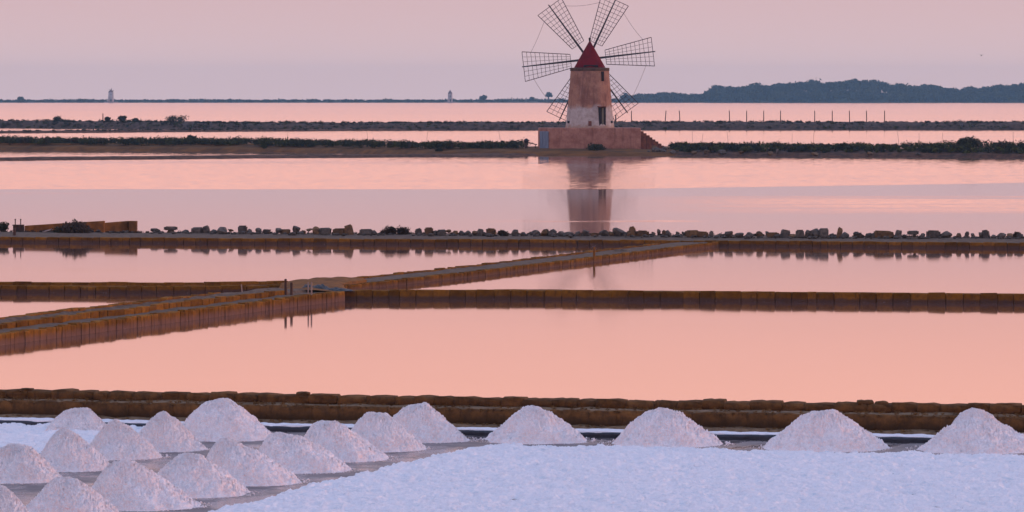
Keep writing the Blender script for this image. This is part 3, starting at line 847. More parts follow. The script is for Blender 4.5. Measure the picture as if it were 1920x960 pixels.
# tower
ZT = Zat(127, 449.6)
prof = []
for i in range(41):
    t = i / 40
    r = 2.60 + (2.02 - 2.60) * (t ** .8)
    z = (ZT - .33 - ZB) * t
    prof.append((r, z))
V = []; n = 96
for r, z in prof:
    for i in range(n):
        a = 2 * math.pi * i / n
        rr = r + .035 * float(fbm(a * 3, z * 1.3, 4, 3))
        V.append((CX + rr * math.cos(a), YM + rr * math.sin(a), ZB + z))
Q = [[a * n + i, a * n + (i + 1) % n, (a + 1) * n + (i + 1) % n, (a + 1) * n + i] for a in range(len(prof) - 1) for i in range(n)]
tower = at(mpart('tower', mesh_np('tower', V, Q, M['tower'], True)))
bm = bmesh.new(); add_lathe(bm, [(2.0, 0), (2.08, .02), (2.08, .30), (2.04, .34), (1.0, .36)], 48, (CX, YM, ZT - .34))
at(mpart('cornice', bm_mesh('cornice', bm, M['bank_grey'])))
# openings of the tower
def tower_r(z): t = (z - ZB) / (ZT - .33 - ZB); return 2.60 - .58 * (max(t, 0) ** .8)
def opening(px, z0, z1, w, name, mat, deep=.5):
    dx = Xat(px, 448) - CX
    bm = bmesh.new()
    zm = (z0 + z1) / 2; r = tower_r(zm) ; yy = -math.sqrt(r * r - dx * dx)
    add_box(bm, (CX + dx, YM + yy + .10, zm), (w, .32, z1 - z0), Matrix.Rotation(math.atan2(dx, -yy), 3, 'Z'))
    return bm_mesh(name, bm, mat)
dz0, dz1 = ZB + .01, Zat(201, 448)
at(mpart('doorway', opening(1128.3, dz0, dz1, .80, 'doorway', M['shadow_gap'])))
at(mpart('door', opening(1130.6, dz0, dz1 - .08, .50, 'door', M['greydoor'])))
bm = bmesh.new(); add_box(bm, (Xat(1128.3, 447.7), 447.62, dz1 + .05), (.95, .25, .12), Matrix.Rotation(.5, 3, 'Z'), .02)
at(mpart('lintel', bm_mesh('lintel', bm, M['brickstep'])))
at(mpart('slot', opening(1129, Zat(152, 448.4), Zat(134, 448.4), .30, 'slot', M['shadow_gap'])))
for px in (1067.5, 1146):
    o = at(mpart('vent', opening(px, Zat(231, 448), Zat(226.5, 448), .26, 'vent', M['shadow_gap'])))
o = at(mpart('vent', opening(1106, Zat(236, 448), Zat(227, 448), .34, 'vent', M['brickstep'])))
# iron ladder-like dark stain strip is plaster; cap
bm = bmesh.new(); add_lathe(bm, [(1.66, 0), (1.62, .06), (.02, Zat(76, YM) - ZT)], 48, (CX, YM, ZT + .02))
cap = at(mpart('roof', bm_mesh('roof', bm, M['red'], False)))
for p_ in cap.data.polygons: p_.use_smooth = True
bm = bmesh.new(); add_lathe(bm, [(.07, 0), (.10, .08), (.10, .26), (.14, .28), (.12, .40), (.02, .46)], 12, (CX, YM, Zat(78, YM) - .02))
fin = mpart('finial', bm_mesh('finial', bm, M['iron'], True), cap)
bm = bmesh.new()
add_box(bm, (Xat(1108, 448.6), YM - 1.40, ZT + .17), (1.55, .34, .24), None, .05)
hat = mpart('hatch', bm_mesh('hatch', bm, M['shadow_gap']), cap)
# axle and sails on the far side of the cap
YS = YM + 2.75
HUB = Vector((Xat(1103, YS), YS, Zat(111, YS)))
SCL = YS / F
bm = bmesh.new(); add_bar(bm, (HUB.x, YM + .3, HUB.z + .03), (HUB.x, YS + .35, HUB.z), .30, .30, 12, 0)
at(mpart('axle', bm_mesh('axle', bm, M['iron'])))
def local(ang, r, w, dy=0.0):
    ca, sa = math.cos(ang), math.sin(ang)
    return Vector((HUB.x + (r * ca - w * sa) * SCL, YS + dy, HUB.z + (r * sa + w * ca) * SCL))
def bar_mesh(name, a, b, w0, w1, mat):
    bm = bmesh.new(); add_bar(bm, a, b, w0, w1); return bm_mesh(name, bm, mat)
SAILS = [6.6, 65.4, 126.2, 186.6, 244.6, 306.2]
R0, R1, W0, W1, CELLS = 33.0, 122.0, 13.0, 27.5, 11
TIPS = []
random.seed(77)
for si, deg in enumerate(SAILS):
    a = R(deg)
    tipr = 126.5 if si % 2 == 0 else 125
    jw = [random.uniform(-.8, .8) for _ in range(4)]
    bm = bmesh.new()
    add_bar(bm, local(a, R0, W0 + jw[0]), local(a, R1, W1 + jw[1]), .075)
    add_bar(bm, local(a, R0, -W0 + jw[2]), local(a, R1, -W1 + jw[3]), .075)
    add_bar(bm, local(a, R1, W1 + jw[1]), local(a, R1, -W1 + jw[3]), .06)
    add_bar(bm, local(a, R0, W0 + jw[0]), local(a, R0, -W0 + jw[2]), .05)
    s = at(mpart('sail', bm_mesh('sail', bm, M['lattice'])))
    def sub(name, me):
        o = mpart(name, me, s); return o
    sub('spar', bar_mesh('spar', local(a, 2, 0, -.07), local(a, tipr, 0, -.07), .25, .11, M['iron']))
    for k in range(1, CELLS):
        t = k / CELLS; r = R0 + (R1 - R0) * t; w = W0 + (W1 - W0) * t
        e = random.uniform(-.7, .7)
        sub('slat', bar_mesh('slat', local(a, r + e, w, .03), local(a, r - e, -w, .03), .042, .042, M['lattice']))
    for k in (-2, -1, 1, 2):
        sub('rail', bar_mesh('rail', local(a, R0, W0 * k / 3, .055), local(a, R1, W1 * k / 3, .055), .036, .036, M['lattice']))
    TIPS.append(a)
for i in range(6):
    a, b = TIPS[i], TIPS[(i + 1) % 6]
    bm = bmesh.new()
    p0, p1 = local(a, R1 - 16, W1 - 3), local(b, R1 - 16, -W1 + 3)
    prev = p0
    for k in range(1, 9):
        t = k / 8; q = p0.lerp(p1, t) - Vector((0, 0, .16 * math.sin(math.pi * t)))
        add_bar(bm, prev, q, .032); prev = q
    at(mpart('rope', bm_mesh('rope', bm, M['rope'])))
# platform with its angled door end, and the steps
Xl, Xc, Xr = Xat(1011, 448), Xat(1032, 446), Xat(1201.5, 446)
def prism(bm, poly, z0, z1, bev=.03):
    lo = [bm.verts.new((x, y, z0)) for x, y in poly]; hi = [bm.verts.new((x, y, z1)) for x, y in poly]
    nn = len(poly)
    for i in range(nn): bm.faces.new((lo[i], lo[(i + 1) % nn], hi[(i + 1) % nn], hi[i]))
    bm.faces.new(hi); bm.faces.new(lo[::-1])
    if bev: bmesh.ops.bevel(bm, geom=list(bm.edges), offset=bev, segments=1, affect='EDGES')
ZG = .55
bm = bmesh.new()
prism(bm, [(Xl - .12, 447.4), (Xc, 446), (Xr, 446), (Xr, 453.0), (Xl, 453.0)], ZG - .3, ZB, .04)
plat = at(mpart('platform', bm_mesh('platform', bm, M['platform'])))
def psub(name, me, root=None):
    o = mpart(name, me, root or plat); return o
ang = math.atan2(-1.4, Xc - Xl + .12)
bm = bmesh.new(); c = Vector(((Xl - .12 + Xc) / 2, 446.7, (ZG + Zat(247, 446.7)) / 2 + .1))
add_box(bm, (c.x + .0, c.y - .03, c.z), (1.32, .12, Zat(247, 446.7) - ZG - .1), Matrix.Rotation(ang, 3, 'Z'), .01)
for k in (-.22, .22): add_box(bm, (c.x + k, c.y - .10 - k * math.sin(-ang) * 1.2, c.z), (.03, .03, Zat(247, 446.7) - ZG - .12), Matrix.Rotation(ang, 3, 'Z'))
psub('door', bm_mesh('door', bm, M['bluedoor']))
st = at(mpart('staircase', None))
for k in range(8):
    bm = bmesh.new()
    x0 = Xr + .01 + k * .305; top = Zat(246, 447) - k * .215
    add_box(bm, (x0 + .16 + random.uniform(-.02, .02), 447.0, (top + .3) / 2), (.31, 1.5, top - .3), None, .025)
    me = bm_mesh('step', bm, M['brickstep'])
    o = mpart('step', me, st)
# rubble stones at the foot of the steps
random.seed(31)
RL = ['pale grey rubble stone heaped by the water at the foot of the mill steps', 'darker flat stone below the lowest mill step', 'small rounded stone beside the lowest mill step',
      'brown stone between the mill steps and the green bush', 'low stone at the water edge under the mill steps', 'squarish grey stone, biggest of the rubble under the mill steps', 'small brown stone beneath the middle mill steps']
for i, (x, y, w, h) in enumerate(((1238, 286, 12, 8), (1228, 284, 14, 9), (1246, 282, 10, 7), (1254, 284, 9, 6), (1244, 289, 14, 6), (1230, 289, 18, 10), (1216, 288, 9, 5))):
    d = 3.0 if y < 286 else 1.0
    X0 = Xat(x, 444); o = link('rock', random.choice(ROUND['grey' if i % 2 == 0 or i == 5 else 'brown']), None, (X0, on_bank(X0, d), .12 + .12 * d), random.uniform(0, 3))
    o.scale = (w / 18, w / 22, h / 16); tag(o, RL[i], 'rock', 'rubble under the mill steps')
# pump gear beside the blue door: a post with a round dark head and a slanting wooden beam
gx = Xat(986.5, 447); gy = 447.0
g = thing('pump_gear', 'dark post with a round head and a slanting beam beside the blue mill door', 'pump', (gx, gy, .45))
bm = bmesh.new(); add_bar(bm, (0, 0, -.1), (.03, 0, .9), .34, .24, 8, 0); link('post', bm_mesh('post', bm, M['wood']), g)
bm = bmesh.new(); bmesh.ops.create_icosphere(bm, subdivisions=2, radius=.26, matrix=Matrix.Translation((0, 0, 1.03)) @ Matrix.Diagonal((1, .8, 1, 1)))
add_box(bm, (.20, 0, 1.10), (.26, .2, .08)); link('gear_head', bm_mesh('gear_head', bm, M['iron']), g)
bm = bmesh.new(); add_bar(bm, (.16, 0, .88), (1.15, .1, .62), .11, .09); add_bar(bm, (.95, .08, .66), (1.05, .08, -.1), .08); link('beam', bm_mesh('beam', bm, M['wood']), g)

# ------------------------------------------------------------------ poles and stakes
def pole(name, label, cat, px, y0, y1, Y, w, mat, group=None, lean=0.0, sink=.25):
    X0 = Xat(px, Y); z0 = Zat(y1, Y); z1 = Zat(y0, Y)
    bm = bmesh.new(); add_bar(bm, (0, 0, -sink), (lean, 0, z1 - z0), w, w * .85, 6, 0)
    o = link(name, bm_mesh(name, bm, mat), None, (X0, Y, z0))
    return tag(o, label, cat, group)
for i, (x, lean) in enumerate(((1184, 0), (1247, .18), (1275, -.12), (1368, -.05), (1400, 0), (1432, 0), (1463.5, 0), (1527.6, 0), (1560.5, 0), (1593, -.04), (1625, -.04), (1658.6, 0))):
    X0 = Xat(x, 770); yy = on_rub(X0, 3.2)
    pole('fence_pole', f"thin wooden pole upright on the rubble dyke, {ORD[i]} in line counting away from the mill", 'pole', x, 207.5, 227.5, yy, .17, M['wood'], 'line of poles on the rubble dyke', lean)
X0 = Xat(1154.5, 770); yy = on_rub(X0, 3)
pole('stump_post', 'short thick dark post on the rubble dyke, hard beside the mill tower', 'post', 1154.5, 215, 226, yy, .26, M['wood'])
X0 = Xat(193, 800); yy = on_rub(X0, 3)
pole('marker_post', 'lone short post on the rubble dyke below the far white windmill', 'post', 193, 212.5, 226, yy, .20, M['wood'])
STK = [(205, 268, 252), (540, 265, 249), (690, 258, 243), (800, 255, 243), (938, 256, 241), (1298, 268, 242), (1315, 268, 250), (1366, 268, 245), (1485, 270, 249), (1525, 268, 247), (1686, 268, 245), (1724, 272, 248), (1766, 262, 248), (1900, 270, 246)]
random.seed(9)
for i, (x, y1, y0) in enumerate(STK):
    X0 = Xat(x, 455); Y = on_bank(X0, 5.5)
    pole('dry_stalk', f'thin bare stalk in the scrub before the mill, {ORD[i]} counting toward the blue door' if i < 5 else f'thin bare stalk above the scrub beyond the mill steps, {ORD[i - 5]} counting away from them', 'stalk', x, y0 + 1, y1 + 2, Y, .028, M['wood'], 'bare stalks above the mill bank scrub', random.uniform(-.2, .2))
# posts at the junction
pole('timber_post', 'taller of two dark timber posts at the dyke junction', 'post', 535.5, 523, 543, P(535, 546, .38).y, .085, M['wood'])
pole('timber_post', 'shorter of two dark timber posts at the dyke junction', 'post', 546.5, 529.5, 544, P(547, 547, .38).y, .09, M['wood'])
pole('pale_stake', 'pale thin stake on the dyke junction, closer to the timber posts', 'stake', 578, 529.5, 548, P(578, 549, .36).y, .05, M['palewood'])
pole('pale_stake', 'pale thin stake on the dyke junction, closer to the blue tarp', 'stake', 584, 529, 548, P(584, 549, .36).y, .055, M['palewood'])
pole('pale_stake', 'tiny pale stake on the canal dyke well before the timber posts', 'stake', 455.5, 533, 545, P(456, 545, .40).y, .04, M['palewood'], None, -.05)
v = P(1114, 477, .30)
t = thing('mooring_stake', 'rust-brown stake with dry sprigs standing on the slanting dyke', 'stake', (v.x, v.y + .25, .15))
bm = bmesh.new(); add_bar(bm, (0, 0, -.1), (.01, 0, .42), .10, .08, 6, 0); link('post', bm_mesh('post', bm, M['ochre_earth']), t)
bm = bmesh.new()
for k in range(6): add_bar(bm, (0, 0, .2 + .03 * k), (random.uniform(-.2, .2), random.uniform(-.1, .1), .38 + .04 * k), .02, .01)
link('sprig', bm_mesh('sprig', bm, M['rope']), t)
# planks wedged into the junction, dark tarps
def lump(name, label, cat, px, py, z, w, d, h, mat, seed, rz=0.0):
    v = P(px, py, z); nu, nv = 36, 20
    U, W = np.meshgrid(np.linspace(-1, 1, nu), np.linspace(-1, 1, nv), indexing='ij')
    e = np.clip(1 - (np.abs(U) ** 2.4 + np.abs(W) ** 2.4), 0, None) ** .6
    H = h * e * (.75 + 1.0 * fbm(U * 3, W * 2, seed, 4)) + .012 * fbm(U * 12, W * 8, seed + 3, 3)
    Vv = np.stack([U * w / 2, W * d / 2, H - .03], -1).reshape(-1, 3)
    o = link(name, mesh_np(name, Vv, grid(nu, nv), mat, True), None, (v.x, v.y, z), rz)
    return tag(o, label, cat)
lump('tarp', 'crumpled dark tarp heaped behind the pale stakes at the junction', 'tarp', 590, 541, .31, .9, 1.1, .16, M['tarp'], 3, .3)
lump('tarp', 'flat blue-black tarp spread where the slanting dyke starts', 'tarp', 632, 543, .31, 1.0, .8, .08, M['tarp'], 8, .2)
lump('earth_clod', 'clump of dark earth on the slanting dyke past the rusty stake', 'clod', 1165, 471, .17, .7, .5, .10, M['earth'], 12)
# junction of the dykes: trodden earth
ridge('junction_ground', [(-5.30, 130.9), (-5.12, 132.2), (-5.10, 133.6), (-5.42, 137.2), (-4.7, 140.0)], [(.06, -.3), (.08, .27), (.3, .30), (.9, .35), (1.5, .33), (2.0, .30), (2.2, -.3)], .25, M['ochre_earth'], .06, kind='structure', seed=27, freq=1.8)

# sluice box with two posts at the left end of the rock dyke
v = P(35, 434, .3)
t = thing('sluice_box', 'square dark sluice box carrying two thin posts on the rock dyke', 'sluice', (v.x, v.y, .25))
bm = bmesh.new(); add_box(bm, (0, 0, .16), (.46, .4, .34), None, .02); link('box', bm_mesh('box', bm, M['wood']), t)
bm = bmesh.new(); add_box(bm, (-.02, 0, .335), (.50, .44, .03), None, .005); link('lid', bm_mesh('lid', bm, M['wood']), t)
for dx in (-.15, .09):
    bm = bmesh.new(); add_bar(bm, (dx, 0, .32), (dx, 0, .56), .045, .045, 6, 0); add_box(bm, (dx, 0, .58), (.06, .06, .05), None, .01); link('post', bm_mesh('post', bm, M['wood']), t)
v = P(27, 440, .28)
pole('gate_stake', 'dark stubby stake in front of the sluice box', 'stake', 27, 428, 441, v.y, .14, M['wood'])
# stepped tan slab walls behind the thorny bush
tw = thing('tan_dyke_wall', 'stepped tan slab wall rising behind the long thorny bush', 'wall', (P(150, 430, .3).x, 187.2, .25))
def slab(name, xa, ya0, ya1, xb, yb0, yb1, Ya, Yb, th):
    bm = bmesh.new()
    co = []
    for (x, y0, y1, Y) in ((xa, ya0, ya1, Ya), (xb, yb0, yb1, Yb)):
        for dy in (0, th):
            co.append((Vector((Xat(x, Y), Y + dy, Zat(y0, Y))), Vector((Xat(x, Y), Y + dy, min(.2, Zat(y1, Y))))))
    vs_ = [[bm.verts.new(p_) for p_ in q] for q in co]
    a, b, c_, d = vs_
    for f in ((a[0], a[1], c_[1], c_[0]), (b[0], d[0], d[1], b[1]), (a[0], c_[0], d[0], b[0]), (a[1], b[1], d[1], c_[1]), (a[0], b[0], b[1], a[1]), (c_[0], c_[1], d[1], d[0])): bm.faces.new(f)
    bmesh.ops.bevel(bm, geom=list(bm.edges), offset=.012, segments=1, affect='EDGES')
    o = link(name, bm_mesh(name, bm, M['ochre_earth']), tw); reparent(o, tw)
slab('slab', 46, 423.5, 434, 130, 418, 434, 188.0, 189.2, .5)
slab('slab', 131, 418, 434, 195, 414.5, 434, 189.0, 190.0, .5)
slab('slab', 196, 418, 432, 240, 414.5, 432, 187.5, 188.4, .5)
slab('slab', 241, 414.5, 432, 256, 414.8, 432, 188.3, 188.0, .5)
for lab, x, y, L, rz in (('short pale grey plank lying at the bush before the tan dyke wall', 92, 433.5, .45, .5), ('thin grey plank lying flat beside the pale one', 78, 431, .35, .1)):
    v = P(x, y, .32); bm = bmesh.new(); add_box(bm, (0, 0, 0), (L, .12, .05), Matrix.Rotation(-.25, 3, 'Y'), .006)
    o = link('plank', bm_mesh('plank', bm, M['palewood']), None, (v.x, v.y - .6, .36), rz); tag(o, lab, 'plank')

# ------------------------------------------------------------------ far shore
YF = 3500.0
ZS = float(curv(YF))
HILL = [(-1200, 186.4), (0, 186.4), (60, 186.8), (300, 187.2), (480, 186.4), (700, 187.2), (900, 187.2), (960, 184.5), (1000, 183), (1060, 183), (1160, 183), (1180, 183), (1205, 182), (1240, 180), (1270, 180), (1300, 181), (1320, 178), (1335, 170), (1365, 166), (1400, 165), (1430, 162),
        (1460, 163), (1490, 160), (1540, 158.5), (1600, 158), (1630, 158), (1670, 161), (1730, 164), (1770, 167), (1800, 173), (1830, 170), (1860, 167), (1900, 162), (1920, 161), (2100, 160), (2500, 170), (3200, 186)]
hx = [h[0] for h in HILL]; hy = [h[1] for h in HILL]
xs3 = np.linspace(-1100, 3100, 600); ds3 = np.array([0, 6, 20, 50, 90, 160, 300.0])
topz = np.array([Zat(float(np.interp(x, hx, hy)), YF + 60) for x in xs3])
V = []
for x, tz in zip(xs3, topz):
    gz = np.array([ZS - .3, ZS + .5, .4 + (tz - 1.5) * .10, .4 + (tz - 1.5) * .35, .4 + max(tz - 4.5, .4) * .84, .4 + max(tz - 4.7, .2) * .84, -3])
    for d, z in zip(ds3, gz): V.append(((x - 960) / F * YF, YF + d, z + .3 * float(vn(x * .2, d))))
link('far_shore', mesh_np('far_shore', V, grid(len(xs3), len(ds3)), M['leaf_far'], True), kind='structure')
rs = np.random.RandomState(88)
cs, ra = [], []
for i in range(3200):
    x = rs.uniform(1165, 2350); d = rs.uniform(4, 120)
    Y = YF + d; top = Zat(float(np.interp(x, hx, hy)), Y); top += (4.2 * float(vn(x * .055, 7, 6)) + 3.0 * float(vn(x * .16, 3, 9))) * (1 if top > 5 else .25)
    f = min(1, .18 + d / 85)
    q = rs.uniform(1.4, 3.2) * (1.9 if rs.rand() < .12 else 1) * (1 if top > 4 else .5)
    z = max(.3, top * f - q * .45 + rs.uniform(-1.6, 1.9))
    cs.append((Xat(x, Y), Y, z)); ra.append((q * 1.25, q, q * .8))
V, Q = leaves(cs, ra, 40, 1.15, 90, .8, .55)
o = link('wood', mesh_np('wood', V, Q, M['leaf_far']), kind='stuff'); o['label'] = 'dense dark wood covering the low hill on the far shore'
cs, ra = [], []
for i in range(1500):
    x = rs.uniform(-350, 1200); d = rs.uniform(3, 80); Y = YF + d
    k = .72 + 1.4 * abs(float(vn(x * .035, 2, 3))) + .3 * float(rs.rand()) + (.9 * float(rs.rand()) if x > 935 else 0)
    q = rs.uniform(.6, 1.3) * k
    cs.append((Xat(x, Y), Y, .35 + rs.rand() * .9 * k)); ra.append((q * 2.2, q * 1.5, q * .9))
V, Q = leaves(cs, ra, 26, .8, 92, .8, .5)
o = link('shore_scrub', mesh_np('shore_scrub', V, Q, M['leaf_far']), kind='stuff'); o['label'] = 'low scrub along the far shore'
def far_tree(label, x, yt, yb, wpx, seed, umbrella=False):
    Y = YF + 30; sc = Y / F; zt = Zat(yt, Y); zb = .2
    t = thing('tree', label, 'tree', (Xat(x, Y), Y, zb), 0, 'single trees on the far shore')
    h = zt - zb; w = wpx * sc / 2; r = random.Random(seed)
    bm = bmesh.new(); add_bar(bm, (0, 0, -.3), (.2, 0, h * .6), 1.3, .9, 7, 0)
    for k in range(4):
        a = r.uniform(0, 6.28); add_bar(bm, (.15, 0, h * r.uniform(.3, .5)), (math.cos(a) * w * .6, math.sin(a) * w * .5, h * .75), .4, .15, 5, 0)
    link('trunk', bm_mesh('trunk', bm, M['trunk']), t)
    c2, r2 = [], []
    for k in range(14):
        a = r.uniform(0, 6.28); q = r.uniform(0, .65)
        zz = h * (r.uniform(.52, .84) if umbrella else r.uniform(.2, .84))
        c2.append((math.cos(a) * w * q, math.sin(a) * w * q, zz)); r2.append(w * r.uniform(.28, .42))
    V, Q = leaves(c2, r2, 60, .65, seed, .75, .4)
    link('crown', mesh_np('crown', V, Q, M['leaf_far']), t)
far_tree('umbrella-shaped tree on the far shore just beside the windmill', 1028, 171.5, 190, 20, 1, True)
far_tree('small tree between the umbrella tree and the next far shrub', 998, 180, 190, 10, 2)
far_tree('round bushy tree on the far shore beside the far pointed mill', 907, 178.5, 190, 19, 3)
far_tree('dark low tree on the far shore near the edge of the photo', 38, 182, 190, 20, 4)
far_tree('round tree rising just past the windmill tower on the far shore', 1172, 173, 190, 17, 5)
far_tree('round tree at the foot of the wooded far hill', 1271, 173.5, 190, 22, 6)
far_tree('slim tree where the wooded far hill starts to climb', 1322, 168, 190, 10, 7)
far_tree('tall round crown in the dip of the wooded far hill', 1812, 161, 190, 30, 8)
far_tree('small crown poking above the wooded far hill', 1434, 153.5, 175, 14, 9)
# far mills
def far_mill(label, x, yt, yb, w0, w1, roof_px, sails):
    Y = YF + 3; sc = Y / F; z0 = .2; zt = Zat(yt + roof_px, Y)
    t = thing('far_windmill', label, 'windmill', (Xat(x, Y), Y, z0))
    bm = bmesh.new(); add_lathe(bm, [(w0 * sc / 2, -.8), (w0 * sc / 2 * .96, (zt - z0) * .3), (w1 * sc / 2, zt - z0)], 20); link('tower', bm_mesh('tower', bm, M['fartower'], True), t)
    bm = bmesh.new(); add_lathe(bm, [(w1 * sc / 2 * 1.12, zt - z0 + .02), (w1 * sc / 2 * 1.1, zt - z0 + .25), (.05, Zat(yt, Y) - z0)], 20); link('roof', bm_mesh('roof', bm, M['farroof'], True), t)
    bm = bmesh.new(); add_box(bm, (.3, -w0 * sc * .46, 1.2), (1.0, .5, 2.0)); link('door', bm_mesh('door', bm, M['shadow_gap']), t)
    bm = bmesh.new(); add_box(bm, (.2, -w1 * sc * .49, zt - z0 - 2.2), (.7, .5, .9)); link('window', bm_mesh('window', bm, M['shadow_gap']), t)
    if sails:
        for k in range(3):
            a = R(20 + 60 * k); L = 2.6
            bm = bmesh.new(); add_bar(bm, (-L * math.cos(a), w1 * sc * .55, zt - z0 + .6 - L * math.sin(a)), (L * math.cos(a), w1 * sc * .55, zt - z0 + .6 + L * math.sin(a)), .35); link('spar', bm_mesh('spar', bm, M['iron']), t)
    bm = bmesh.new(); add_box(bm, (0, .5, -.6), (w0 * sc * 2.2, 6, 1.4), None, .1); link('base', bm_mesh('base', bm, M['fartower']), t)
far_mill('pale far windmill tower with stubby sail spars on the far shore', 208, 167.5, 192, 11.5, 8.5, 5, True)
far_mill('small pale far tower with pointed roof on the far shore', 844, 168.5, 190, 9.5, 8, 7, False)

# a bird in the sky
b = thing('bird', 'tiny dark bird flying in the empty sky above the wooded hill', 'bird', (Xat(1840, 600), 600, Zat(104, 600)))
bm = bmesh.new(); add_lathe(bm, [(.01, -.26), (.06, -.14), (.075, 0), (.05, .14), (.02, .22)], 8); bmesh.ops.rotate(bm, verts=bm.verts, matrix=Matrix.Rotation(R(80), 3, 'Y'))
link('body', bm_mesh('body', bm, M['black'], True), b)
for s in (-1, 1):
    bm = bmesh.new(); vs_ = [bm.verts.new(q) for q in ((-.1, 0, .03), (.1, 0, .03), (.02, s * .28, .20), (-.10, s * .28, .20), (-.16, s * .55, .10))]
    bm.faces.new((vs_[0], vs_[1], vs_[2], vs_[3])); bm.faces.new((vs_[3], vs_[2], vs_[4]))
    r_ = bmesh.ops.solidify(bm, geom=list(bm.faces), thickness=.02)
    link('wing', bm_mesh('wing', bm, M['black']), b)
b.rotation_euler = (0, 0, R(70))

# ------------------------------------------------------------------ salt
FEET = []
def salt_heap(xl, xr, xp, yp, yb, flat, label, seed):
    Yf = F * (EYE - PAN) / (yb - HOR)
    mid = (xl + xr) / 2; xl = mid + (xl - mid) * 1.09; xr = mid + (xr - mid) * 1.09
    rx = (xr - xl) / 2 * Yf / F
    ry = rx * .95
    Yc = Yf + ry * .95
    cx = Xat((xl + xr) / 2, Yc); rx = (xr - xl) / 2 * Yc / F
    H = Zat(yp, Yc) - PAN
    FEET.append((cx, Yc, rx, ry))
    shift = Xat(xp, Yc) - cx
    nr, ns = 72, 190
    rr = np.linspace(0, 1.0, nr)[:, None]; th = np.linspace(0, 2 * np.pi, ns, endpoint=False)[None, :]
    wob = 1 + .10 * vn(np.cos(th) * 1.6 + 5, np.sin(th) * 1.6 + 5, seed) * 2
    kk = 8.0
    fs = lambda r_: -np.log(np.exp(-kk * (1.02 + flat * 1.5) * np.clip(1 - r_, 0, 1) ** 1.12) + np.exp(-kk * (1.0 - .12 * r_)))/kk
    f = np.clip((fs(rr) - fs(1.0)) / (fs(0.0) - fs(1.0)), 0, 1)
    f = np.where(f < .12, f * (f / .12) ** .35, f)           # a short toe of rolled-down grains
    ridge_ = 1 + (.09 * np.abs(np.sin(th * 1.5 + seed)) + .05 * np.abs(np.sin(th * 2.5 + seed * 2)) - .07) * np.sin(np.clip(rr * 1.15, 0, 1) * np.pi)
    X = rr * np.cos(th) * rx * wob * ridge_ ; Yy = rr * np.sin(th) * ry * wob * ridge_
    Z = np.repeat(f, ns, 1) * H
    X = X + shift * f
    sx = X + seed * 3.1; sy = Yy + seed * 1.7
    d = .020 * (RNG.rand(nr, ns) > .93) * np.clip(rr * 3, .1, 1) + .10 * fbm(sx * 2.1, sy * 2.1, 2, 3) + .040 * fbm(sx * 9, sy * 9, 5, 3) + .066 * (RNG.rand(nr, ns) - .5) * np.clip(rr * 3.5, .15, 1)
    cr = vn(np.arctan2(Yy, X) * 14, rr * 2.0, seed + 3) * .03 * np.sin(np.clip(rr, 0, 1) * np.pi)      # faint slides down the flanks
    Z = Z + (d + cr) * np.clip((1.02 - rr) * 9, 0, 1) - .012
    edge = np.clip((rr - .85) * 6, 0, 1) * .05 * fbm(th * 14, rr * 0 + seed, 8, 3)
    X = X + edge * np.cos(th); Yy = Yy + edge * np.sin(th)
    V = np.stack([X, Yy, Z], -1).reshape(-1, 3)
    i = np.arange(nr - 1)[:, None] * ns; j = np.arange(ns)[None, :]; j2 = (j + 1) % ns
    Q = np.stack([i + j, i + ns + j, i + ns + j2, i + j2], -1).reshape(-1, 4)
    o = link('salt_heap', mesh_np('salt_heap', V, Q, M['salt_heap'], False), None, (cx, Yc, PAN))
    return tag(o, label, 'salt heap', 'pink-white salt heaps on the drying pan')
HEAPS = [
 (84, 212, 150, 768, 814, .32, 'low flat-topped salt heap standing in white salt close under the brown wall'),
 (330, 508, 408, 745, 828, .22, 'big broad-topped salt heap, biggest of the back line by the brown wall'),
 (242, 381, 306, 773, 848, .12, 'narrow salt heap just to the left of the big broad-topped heap'),
 (152, 304, 215, 789, 863, .18, 'salt heap between the low flat-topped heap and the narrow heap, with a sloping top'),
 (58, 209, 118, 801, 885, .08, 'pink salt heap with a sharp peak, in front of the low flat-topped one'),
 (-48, 107, 28, 825, 907, .14, 'pink salt heap cut by the photo edge, end of the second line'),
 (703, 879, 780, 753, 831, .22, 'round-topped salt heap at the back end of the diagonal line, beside the bare grey floor'),
 (638, 794, 705, 774, 848, .20, 'second heap of the diagonal line, counted from the wall end'),
 (549, 729, 612, 790, 867, .18, 'third heap of the diagonal line, counted from the wall end, with a long right flank'),
 (464, 651, 525, 805, 889, .18, 'fourth heap of the diagonal line, counted from the wall end'),
 (371, 562, 424, 820, 912, .16, 'fifth heap of the diagonal line, beside the start of the white salt sheet'),
 (273, 464, 352, 846, 934, .20, 'flat-crested heap of the diagonal line, sixth from the wall end'),
 (160, 371, 225, 857, 958, .14, 'large heap of the diagonal line, seventh from the wall end, with humped crest'),
 (27, 229, 122, 893, 990, .18, 'very large pink heap cut by the lower photo edge, eighth of the diagonal line'),
 (-92, 76, -5, 908, 1010, .14, 'heap in the bottom corner of the photo, showing only one flank'),
 (914, 1102, 1000, 758, 833, .09, 'sharp-peaked salt heap at the back edge of the white salt sheet, first of four'),
 (1149, 1354, 1243, 765, 840, .20, 'rounded salt heap at the back edge of the white salt sheet, second of four'),
 (1442, 1653, 1542, 769, 848, .18, 'wide-based salt heap at the back edge of the white sheet, third of four'),
 (1718, 1930, 1822, 783, 852, .18, 'front heap of the overlapping pair by the white sheet end'),
 (1768, 1950, 1822, 769, 841, .12, 'rear heap of the overlapping pair, its peak showing above the front one'),
]
for i, h in enumerate(HEAPS): salt_heap(*h, 3 + i * 2)

